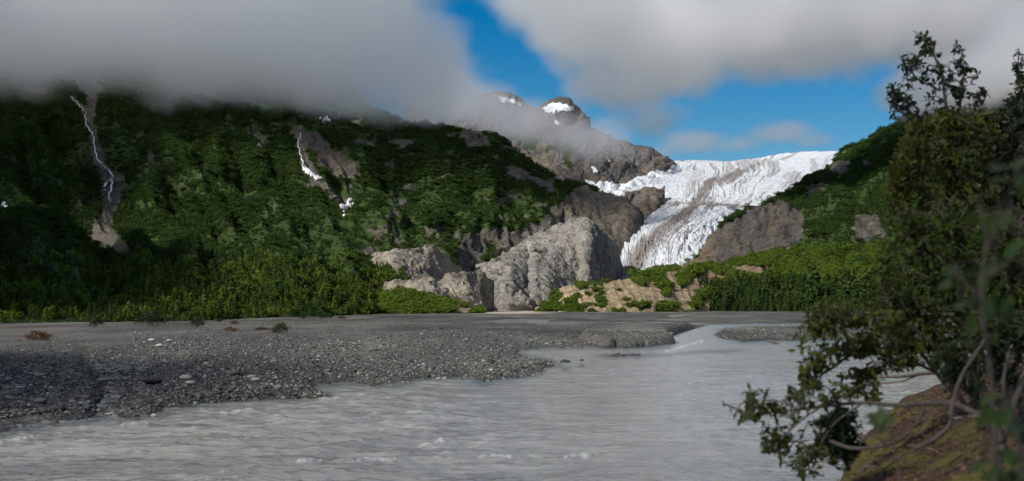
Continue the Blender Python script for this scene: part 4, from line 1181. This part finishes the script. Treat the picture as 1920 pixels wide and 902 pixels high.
broad('low broad leafed plant in the bottom corner of the bank',
  [([(1935,1000,2.9),(1915,860,2.9),(1900,790,2.9),(1895,740,2.9)], .005, .0015), ([(1905,960,2.9),(1890,900,2.9),(1870,870,2.9)], .004, .0015)],
  [([(1860,730),(1930,720),(1945,790),(1880,800)], 10), ([(1850,860),(1920,830),(1950,900),(1870,920)], 16)], .062, 32, 2.9)
broad('single leaning stem with a few hanging leaves over the mossy soil',
  [([(1690,905,4.6),(1668,800,4.6),(1662,770,4.6),(1652,758,4.6)], .004, .0015)],
  [([(1635,765),(1668,760),(1680,800),(1650,815),(1638,800)], 8)], .055, 33, 4.6)

# bare stems and dead sticks on the bank
def stick(name, label, cat, lines, m, group=None):
    S3 = [([P(np.array([x]), np.array([y]), d)[0] for x, y, d in pts], r0, r1) for pts, r0, r1 in lines]
    loc = S3[0][0][0]
    root = empty(name, loc, label, cat, group)
    for i, (pts, r0, r1) in enumerate(S3):
        v, f = join([tube(pts, r0, r1, 8, 6, r0 * 1.3)]); obj('stem' if i == 0 else 'side_branch', mesh_np('stem', v - loc, f), m, root)
stick('bare_stem', 'thick grey bent stem rising from the soil near the corner', 'branch',
  [([(1868,960,5.6),(1872,860,5.6),(1895,770,5.7),(1925,690,5.8),(1950,610,5.9)], .02, .012), ([(1876,830,5.6),(1862,790,5.6),(1830,770,5.7)], .012, .006), ([(1890,780,5.7),(1880,720,5.7),(1890,660,5.7)], .011, .006)], M_stem)
stick('bare_stem', 'curved bare stem sweeping up from the moss to the shrub', 'branch',
  [([(1715,842,7.0),(1750,825,7.0),(1780,798,7.0),(1786,762,7.1),(1800,715,7.2),(1822,672,7.3),(1850,630,7.4)], .014, .009), ([(1784,780,7.0),(1760,765,7.0),(1742,752,7.0)], .006, .003)], M_stem)
stick('fallen_branch', 'thin fallen branch lying along the bank edge above the sapling', 'branch',
  [([(1555,826,7.6),(1600,840,7.5),(1660,835,7.4),(1705,812,7.4),(1728,775,7.4),(1732,757,7.4)], .011, .006), ([(1660,835,7.4),(1640,820,7.4),(1610,815,7.5)], .005, .002)], M_stem)
stick('fallen_branch', 'pale reddish dead stick jutting toward the water behind the bough', 'branch',
  [([(1820,700,12.2),(1740,700,12.1),(1680,706,12),(1635,710,12),(1598,712,11.9)], .02, .007), ([(1720,703,12.1),(1690,715,12),(1655,720,12),(1612,716,11.9)], .010, .004)], M_dead)
stick('fallen_branch', 'short pale stick lying on the brown soil', 'branch', [([(1788,785,7.2),(1820,781,7.2),(1852,779,7.2)], .007, .004)], M_dead)
stick('fallen_branch', 'thin leaning twig rising from the thicket beside the river', 'branch', [([(1560,575,11),(1610,586,11),(1660,590,11),(1720,588,11.2)], .009, .004), ([(1610,586,11),(1590,600,11)], .004, .002)], M_stem)

for k_, (x, y, ln, a_) in enumerate([(1660,880,60,10),(1720,850,50,-20),(1780,870,70,5),(1700,790,40,-8),(1820,850,60,25),(1650,850,34,40),(1760,740,60,-5),(1690,735,46,8),(1840,900,60,-15),(1610,890,40,12)]):
    d = on_bank(x, y); x2, y2 = x + ln * math.cos(R(a_)), y - ln * math.sin(R(a_)) * .6; d2 = on_bank(x2, y2)
    p1 = P(np.array([float(x)]), np.array([float(y)]), d)[0] + [0, 0, .01]; p2 = P(np.array([float(x2)]), np.array([float(y2)]), d2)[0] + [0, 0, .02]
    root = empty('dead_twig', p1, 'thin dead twig lying on the mossy brown soil', 'twig', 'dead twigs on the bank')
    tb = tube([p1, (p1 + p2) / 2 + [0, 0, .03], p2], .006, .002, 5, 5, .01); v, f = join([tb]); obj('stem', mesh_np('stem', v - p1, f), M_dead if k_ % 2 else M_stem, root)
    q0 = (p1 + p2) / 2 + [0, 0, .03]; tb = tube([q0, q0 + [rng.normal(0, .06), rng.normal(0, .06), .03], q0 + [rng.normal(0, .14), rng.normal(0, .14), .05]], .003, .001, 4, 4, .005); v, f = join([tb]); obj('side_branch', mesh_np('side_branch', v - p1, f), M_stem, root)
# litter on the soil
bm_ = bmesh.new(); bm_.free()
lit = mesh_np('litter', SM_V, SM_F, False)
m, nt, b = mat('dead_leaves'); oi = N(nt, 'ShaderNodeObjectInfo')
nt.links.new(ramp(nt, oi.outputs['Random'], [(0, (.06, .03, .015)), (.5, (.17, .08, .04)), (.8, (.24, .14, .07)), (1, (.13, .13, .03))]), b.inputs['Base Color'])
lit.materials.append(m); LIT = bpy.data.objects.new('dead_leaf', lit)
n = 12000
Yl = rng.uniform(5, 16, n); Xl = np.interp(Yl, [3, 6, 8, 10, 13, 17], [.0, 1.12, 1.68, 2.3, 3.18, 4.6]) + rng.beta(1, 1.6, n) * 2.6 - .15
Zl = bank_h(Xl, Yl)
s = rng.uniform(.014, .042, n)
scatter('leaf_litter', np.stack([Xl, Yl, Zl + .006], 1), np.stack([s, s, s], 1), np.stack([rng.normal(0, .5, n), rng.normal(0, .5, n), rng.uniform(0, 6.28, n)], 1), np.zeros(n), [LIT], 'brown dead leaves littering the mossy bank')

# ------------------------------------------------------------------ stones
def stone_mesh(seed, sub=2):
    bm = bmesh.new(); bmesh.ops.create_icosphere(bm, subdivisions=sub, radius=.5)
    v = np.array([x.co[:] for x in bm.verts]); rg = np.random.default_rng(seed)
    n = v / np.linalg.norm(v, axis=1)[:, None]
    for _ in range(5):               # flattened faces, as water-worn rubble has
        a = rg.normal(size=3); a /= np.linalg.norm(a); lim = rg.uniform(.3, .44)
        dd = v @ a; v = v - np.maximum(dd - lim, 0)[:, None] * a * .85
    v += n * (.07 * fbm(v * 2.2 + seed * 3.1, 3))[:, None]
    v *= np.array([1.0, rg.uniform(.65, .9), rg.uniform(.42, .7)])
    for x, c in zip(bm.verts, v): x.co = c
    me = bpy.data.meshes.new('stone'); bm.to_mesh(me); bm.free()
    me.polygons.foreach_set('use_smooth', np.ones(len(me.polygons), bool))
    return me
def stone_mat(name, stops):
    m, nt, b = mat(name); oi = N(nt, 'ShaderNodeObjectInfo'); tc = N(nt, 'ShaderNodeTexCoord')
    c = ramp(nt, oi.outputs['Random'], stops)
    nn = noise(nt, 5, 6, .65, tc.outputs['Object'])
    c = mix(nt, .8, c, ramp(nt, nn, [(.3, (.65, .65, .65)), (.7, (1.3, 1.3, 1.28))]), 'MULTIPLY')
    nt.links.new(c, b.inputs['Base Color']); b.inputs['Roughness'].default_value = .75; b.inputs['Specular IOR Level'].default_value = .3
    bump(nt, b, nn, .5, .05)
    return m
M_stone = stone_mat('river_stone', [(0, (.03, .03, .028)), (.35, (.06, .06, .056)), (.62, (.10, .097, .088)), (.8, (.16, .148, .125)), (.92, (.25, .235, .205)), (1, (.42, .40, .36))])
M_pale = stone_mat('pale_stone', [(0, (.34, .31, .26)), (1, (.46, .43, .37))])
ST = [stone_mesh(s) for s in range(6)]
for x in ST: x.materials.append(M_stone)
STp = []
for s in (9, 10):
    x = stone_mesh(s); x.materials.append(M_pale); STp.append(x)
STs = []
for s in range(4):
    x = stone_mesh(40 + s, 1); x.materials.append(M_stone); STs.append(bpy.data.objects.new('small_stone', x))
# candidates, drawn where the photograph shows cobbles
n = 300000
xx = rng.uniform(-120, 1075, n); yy = 628 + 190 * rng.beta(1.2, 1.5, n)
g = on_ground(xx, yy, 4)
w = .25 + .75 * sstep(-.25, .3, noise_px(xx, yy * 2, 60, 4, 21.)) 
w = w * np.interp(yy, [628, 650, 690, 720, 800], [.35, .6, .9, 1, 1])
keep = (rng.random(n) < w) & (g[:, 2] > -.03) & (g[:, 2] < .8)
g = g[keep]; n = len(g)
size = np.clip(rng.lognormal(math.log(.055), .55, n), .03, .42) * np.interp(g[:, 1], [45, 80, 110, 160], [1.05, 1.1, .95, .9])
size *= np.where(g[:, 2] < .1, 1.15, 1)
order = np.argsort(-size / g[:, 1] + np.where(rng.random(n) < .35, .5, 0) * 0)
bigi, smalli = order[:290], order[290:130000]
for i in bigi:
    o = bpy.data.objects.new('stone', random.choice(ST)); COL.objects.link(o)
    s = size[i]; o.location = (g[i, 0], g[i, 1], g[i, 2] + .1 * s); o.scale = (s * random.uniform(.95, 1.3), s, s * random.uniform(.85, 1.1))
    o.rotation_euler = (random.gauss(0, .15), random.gauss(0, .15), random.uniform(0, 6.28))
    xq = CX + g[i, 0] / g[i, 1] * F
    yq = HY + (CAMZ - g[i, 2]) / g[i, 1] * F
    if xq < 180: wh = 'at the shaded river edge left of the side stream' if yq > 765 else 'on the shaded gravel well left of the side stream'
    elif xq < 290: wh = 'in the bed of the side stream'
    elif xq < 460: wh = 'at the river edge just past the stream mouth' if yq > 735 else 'around the large pale boulder'
    elif xq < 700: wh = 'on the middle stretch of the cobble bar'
    else: wh = 'toward the tip of the cobble bar'
    sh = 'long low cobble ' if o.scale[0] > 1.15 * s else 'compact rounded cobble '
    tag(o, sh + wh, 'stone', 'cobbles ' + wh)
s = size[smalli]; k = len(s)
scatter('gravel', g[smalli] + np.stack([0*s, 0*s, .12 * s], 1), np.stack([s * rng.uniform(.9, 1.35, k), s, s * rng.uniform(.8, 1.1, k)], 1),
        np.stack([rng.normal(0, .25, k), rng.normal(0, .25, k), rng.uniform(0, 6.28, k)], 1), rng.integers(0, 4, k), STs, 'loose grey cobbles and gravel of the river bar')
# fringe of small stones on the other bars
n = 60000
xx = np.concatenate([rng.uniform(250, 1330, 40000), rng.uniform(1330, 1720, 20000)]); yy = np.concatenate([rng.uniform(604, 660, 40000), rng.uniform(610, 645, 20000)])
g = on_ground(xx, yy, 4); kp = (g[:, 2] > .02) & (g[:, 2] < 1.4) & (rng.random(n) < .25 + .75 * sstep(-.1, .3, noise_px(xx, yy * 3, 50, 3, 30.))); g = g[kp]; k = len(g)
s = np.clip(rng.lognormal(math.log(.11), .45, k), .05, .5)
scatter('gravel', g + np.stack([0*s, 0*s, .1 * s], 1), np.stack([s * 1.2, s, s * .9], 1), np.stack([0*s, 0*s, rng.uniform(0, 6.28, k)], 1), rng.integers(0, 4, k), STs, 'scattered stones on the far gravel flats')
for (x, y, wpx, pale, lab) in [(349,713,26,1,'large pale rounded boulder among the dark cobbles'), (283,722,42,0,'long flat dark slab lying beside the side stream'), (357,722,20,1,'light grey stone just below the large pale boulder'),
    (436,705,30,0,'wide flat tan stone half sunk in the gravel'), (480,716,20,1,'pale elongated stone near the middle of the cobble bar'), (317,641,12,1,'white stone at the head of the side stream'), (285,640,13,1,'white round stone left of the other white one at the stream head'),
    (77,757,30,0,'broad grey boulder on the dark gravel close to the river'), (1090,687,9,0,'small dark rock alone in the water off the bar tip'), (1060,693,20,0,'dark flat rock at the very tip of the cobble bar'), (218,770,16,0,'dark wet rock in the mouth of the side stream'), (300,650,15,1,'pale angular stone near the white stones')]:
    p = on_ground(np.array([x]), np.array([y]))[0]; s = wpx / F * p[1]
    o = bpy.data.objects.new('stone', random.choice(STp if pale else ST)); COL.objects.link(o)
    o.location = (p[0], p[1], max(p[2], 0) + .18 * s); o.scale = (s * 1.05, s * .9, s * .8); o.rotation_euler = (0, 0, random.uniform(-.5, .5))
    tag(o, lab, 'stone', 'notable stones')

# ------------------------------------------------------------------ low plants on the gravel, driftwood, waterfalls, snow, walker
M_shrubd = leaf_mat('dwarf_shrub', (.018, .030, .010), (.045, .065, .018), .25)
M_red = leaf_mat('reddish_herb', (.07, .035, .018), (.15, .075, .03), .25)
def tuft(x, y, w, h, m, name, label, cat, seed):
    p = on_ground(np.array([float(x)]), np.array([float(y)]))[0]; d = p[1]; rg = np.random.default_rng(seed)
    wm, hm = w / F * d, h / F * d
    root = empty(name, p, label, cat, None)
    st, cen, nn = [], [], []
    for k in range(26):
        a = rg.uniform(0, 6.28); r = rg.random() ** .6
        e = np.array([math.cos(a) * r * wm * .5, math.sin(a) * r * wm * .5, hm * (1 - .65 * r ** 1.5) * rg.uniform(.7, 1.15)])
        st.append(tube([np.array([e[0] * .2, e[1] * .2, -.05]), e * np.array([.6, .6, .6]), e], .012, .004, 4, 2, 0, rg))
        c = e + rg.normal(0, 1, (70, 3)) * np.array([wm * .1, wm * .1, hm * .14]); c[:, 2] = np.maximum(c[:, 2], .03)
        cen.append(c); nn.append(rg.normal(size=(70, 3)) + [0, 0, .8])
    v, f = join(st); o = obj('stems', mesh_np('stems', v, f), M_bark, root)
    c = np.concatenate(cen); q = np.concatenate(nn); q /= np.linalg.norm(q, axis=1)[:, None]
    v, f = quads(c, q, rg.uniform(.03, .06, len(c)) * (hm * .6 + wm * .35), rg, .6)
    o = obj('foliage', mesh_np('foliage', v, f, False), m, root); o['kind'] = 'stuff'
for i, a in enumerate([(285,612,54,24,M_shrubd,'low_shrub','large dark low shrub on the ochre grass before the forest','shrub'), (180,613,38,20,M_shrubd,'low_shrub','dark low shrub at the shaded end of the ochre grass','shrub'),
    (370,614,24,18,M_shrubd,'low_shrub','small upright shrub beside the ochre grass strip','shrub'), (528,625,34,17,M_shrubd,'low_shrub','lone dark shrub out on the bare gravel flat','shrub'),
    (72,638,48,16,M_red,'herb_clump','rust brown clump of low plants on shaded gravel','plant'), (440,608,16,6,M_red,'herb_clump','small rust clump farther back near the forest edge','plant'),
    (432,621,22,7,M_red,'herb_clump','rust clump of low plants left of the lone dark shrub','plant'), (490,619,26,5,M_red,'herb_clump','flat rust patch just beside the lone dark shrub','plant'),
    (585,600,40,14,M_alder,'low_shrub','green bush where the forest edge meets the pale sand','shrub'), (612,600,24,10,M_alder,'low_shrub','smaller green bush on the pale sand','shrub'), (640,600,14,7,M_red,'herb_clump','tiny brown clump on the pale sand','plant'), (410,604,14,6,M_shrubd,'low_shrub','tiny low shrub along the far edge of the gravel','shrub')]):
    tuft(*a, 60 + i)
p = on_ground(np.array([1472.]), np.array([652.]))[0]; d = p[1]
root = empty('driftwood', p, 'dark driftwood branch sticking out of the river by the gravel', 'driftwood')
for nm, pts, r0, r1 in (('stem', [(1474,654),(1462,648),(1450,641),(1440,640)], .26, .09), ('side_branch', [(1458,646),(1446,646),(1436,648)], .06, .02), ('side_branch', [(1452,642),(1447,637)], .05, .02), ('side_branch', [(1466,650),(1472,646)], .05, .02)):
    v, f = join([tube([P(np.array([float(x)]), np.array([float(y)]), d)[0] for x, y in pts], r0, r1, 6, 4, .04)]); obj(nm, mesh_np(nm, v - p, f), M_bark, root)

def drape(name, G, poly_or_line, m, parent, lift=.5, width=None, wob=3., label=None):
    """cells of a landform picked out by a pixel outline or line, lifted as a thin sheet with thickness"""
    x, y = px(G); xc = (x[:-1, :-1] + x[1:, 1:]) / 2; yc = (y[:-1, :-1] + y[1:, 1:]) / 2
    return x, y, xc, yc
def surf(G, x, y):
    gx_, gy_ = px(G); k = np.argmin((gx_ - x) ** 2 + (gy_ - y) ** 2 + 1e-3 * (G[..., 1] > 1e9)); return G.reshape(-1, 3)[k]
M_fall, nt, b = mat('falling_water')
b.inputs['Base Color'].default_value = (.62, .66, .70, 1); b.inputs['Roughness'].default_value = .5
bump(nt, b, noise(nt, 1.2, 4, .6), .6, .5)
def ribbon(name, label, cat, line, w0, w1, m=M_fall, G=GL, lift=2.4, parent=None, jit=2.0, seed=1):
    rg = np.random.default_rng(seed)
    t = np.linspace(0, 1, (len(line) - 1) * 6 + 1)
    q = lin(np.linspace(0, 1, len(line)), np.array(line, float), t)
    q[:, 0] += jit * perlin(np.stack([t * 22 + seed, 0 * t, 0 * t], -1)) * 2
    pts = np.array([surf(G, a, c) for a, c in q]); pts[:, 2] += lift; pts[:, 1] -= lift
    wd = np.interp(t, [0, 1], [w0, w1]) * (1 + 1.3 * perlin(np.stack([t * 31, 0 * t + seed, 0 * t], -1)))
    tb = tube(pts, 1, 1, 6, 1, 0)
    k = len(pts); v = tb[0][:-1].reshape(k, 6, 3); v = pts[:, None] + (v - pts[:, None]) * np.maximum(wd, .1)[:, None, None]
    loc = pts[-1]
    f = [tb[1]]
    o = obj(name, mesh_np(name, v.reshape(-1, 3) - loc, f), m, parent); o.location = loc
    if label: tag(o, label, cat)
    return o
ribbon('waterfall', 'long thin waterfall threading down the shaded mountainside into the grey chute', 'waterfall', [(135,188),(150,205),(160,215),(165,240),(176,262),(180,290),(188,312),(206,328),(214,340),(200,352),(196,366)], .2, .5, seed=3)
ribbon('waterfall', 'short braid of white water at the foot of the long waterfall', 'waterfall', [(212,345),(211,360),(207,375),(208,388)], .5, .3, seed=4)
ribbon('waterfall', 'thin white cascade high in the rocky gully', 'waterfall', [(564,255),(560,280),(566,300),(570,318)], .22, .4, seed=5)
def snow_patch(label, G, parent, poly, m, lift=1.0):
    x, y = px(G); xc = (x[:-1, :-1] + x[1:, 1:]) / 2; yc = (y[:-1, :-1] + y[1:, 1:]) / 2
    s = sdf_poly(xc, yc, poly) + 2.0 * noise_px(xc, yc, 5, 3, 2.) > 0
    r, c = np.nonzero(s)
    if not len(r): return
    nc = G.shape[1]; ids = np.stack([r * nc + c, r * nc + c + 1, (r + 1) * nc + c + 1, (r + 1) * nc + c], 1)
    u, inv = np.unique(ids, return_inverse=True); inv = inv.reshape(ids.shape)
    n = vnormals(G).reshape(-1, 3)[u]; v = G.reshape(-1, 3)[u] + n * lift
    o = obj('snow_patch', mesh_np('snow_patch', v, inv), m, parent)
    sm = o.modifiers.new('depth', 'SOLIDIFY'); sm.thickness = lift * 1.6; sm.offset = -1
    if label: o['label'] = label
m, nt, b = mat('old_snow'); nt.links.new(ramp(nt, noise(nt, .2, 6, .6), [(.3, (.62, .62, .62)), (.6, (.82, .82, .82))]), b.inputs['Base Color']); b.inputs['Roughness'].default_value = .7
M_snow = m
for lab, poly in (('snow lying in the gully bend', [(562,312),(572,314),(588,326),(602,336),(596,339),(578,328)]), ('forked snow remnant at the gully foot', [(636,386),(650,384),(652,394),(645,402),(637,392)]),
                  ('small snow remnant beside the forked one', [(652,376),(660,374),(665,384),(658,390),(652,384)]), ('tiny snow remnant under the forked one', [(642,404),(650,403),(648,408)]), ('snow patch just under the cloud', [(600,222),(612,220),(620,228),(606,232)]), ('dirty snow scrap on the shaded slope', [(0,383),(12,384),(14,392),(0,392)])):
    snow_patch(lab, GL, mountain, poly, M_snow)

# walker in a red jacket on the far gravel
X0 = on_ground(np.array([1218.]), np.array([584.]))[0]; X0 = np.array([(1218 - CX) / F * 600, 600.0, 0]); X0[2] = float(ground_h(X0[None, 0], X0[None, 1])[0])
def skin(name, verts, edges, rad, m, parent, root=0):
    me = bpy.data.meshes.new(name); me.from_pydata(verts, edges, []); o = obj(name, me, m, parent)
    sk = o.modifiers.new('skin', 'SKIN'); o.modifiers.new('sub', 'SUBSURF').levels = 1
    for i, r_ in enumerate(rad):
        me.skin_vertices[0].data[i].radius = (r_, r_); me.skin_vertices[0].data[i].use_root = (i == root)
def plain(name, c, r=.8):
    m, nt, b = mat(name); nt.links.new(ramp(nt, noise(nt, 20, 4, .6), [(.3, tuple(k * .8 for k in c)), (.7, tuple(min(1, k * 1.15) for k in c))]), b.inputs['Base Color']); b.inputs['Roughness'].default_value = r; return m
who = empty('person', X0, 'tiny distant walker in a red jacket on the far gravel', 'person')
bv = [(0,0,.92),(0,0,1.15),(0,0,1.4),(0,0,1.5),(0,-.01,1.6),(0,-.01,1.72),(.1,0,.86),(.12,-.08,.48),(.12,.02,.06),(.12,-.13,.03),(-.1,0,.86),(-.11,.08,.48),(-.11,.18,.08),(-.11,.05,.03),(.2,0,1.4),(.27,.05,1.12),(.26,-.06,.88),(.26,-.1,.78),(-.2,0,1.4),(-.27,-.03,1.12),(-.26,-.14,.9),(-.26,-.18,.81)]
be = [(0,1),(1,2),(2,3),(3,4),(4,5),(0,6),(6,7),(7,8),(8,9),(0,10),(10,11),(11,12),(12,13),(2,14),(14,15),(15,16),(16,17),(2,18),(18,19),(19,20),(20,21)]
skin('body', bv, be, [.14,.13,.14,.06,.1,.07,.09,.065,.045,.04,.09,.065,.045,.04,.06,.045,.035,.03,.06,.045,.035,.03], plain('dark_trousers', (.05, .05, .06)), who)
skin('jacket', [(0,0,.85),(0,0,1.15),(0,0,1.42),(.21,0,1.4),(.275,.05,1.12),(.265,-.06,.9),(-.21,0,1.4),(-.275,-.03,1.12),(-.265,-.14,.92)], [(0,1),(1,2),(2,3),(3,4),(4,5),(2,6),(6,7),(7,8)], [.19,.17,.165,.085,.065,.055,.085,.065,.055], plain('red_fabric', (.6, .03, .04)), who)
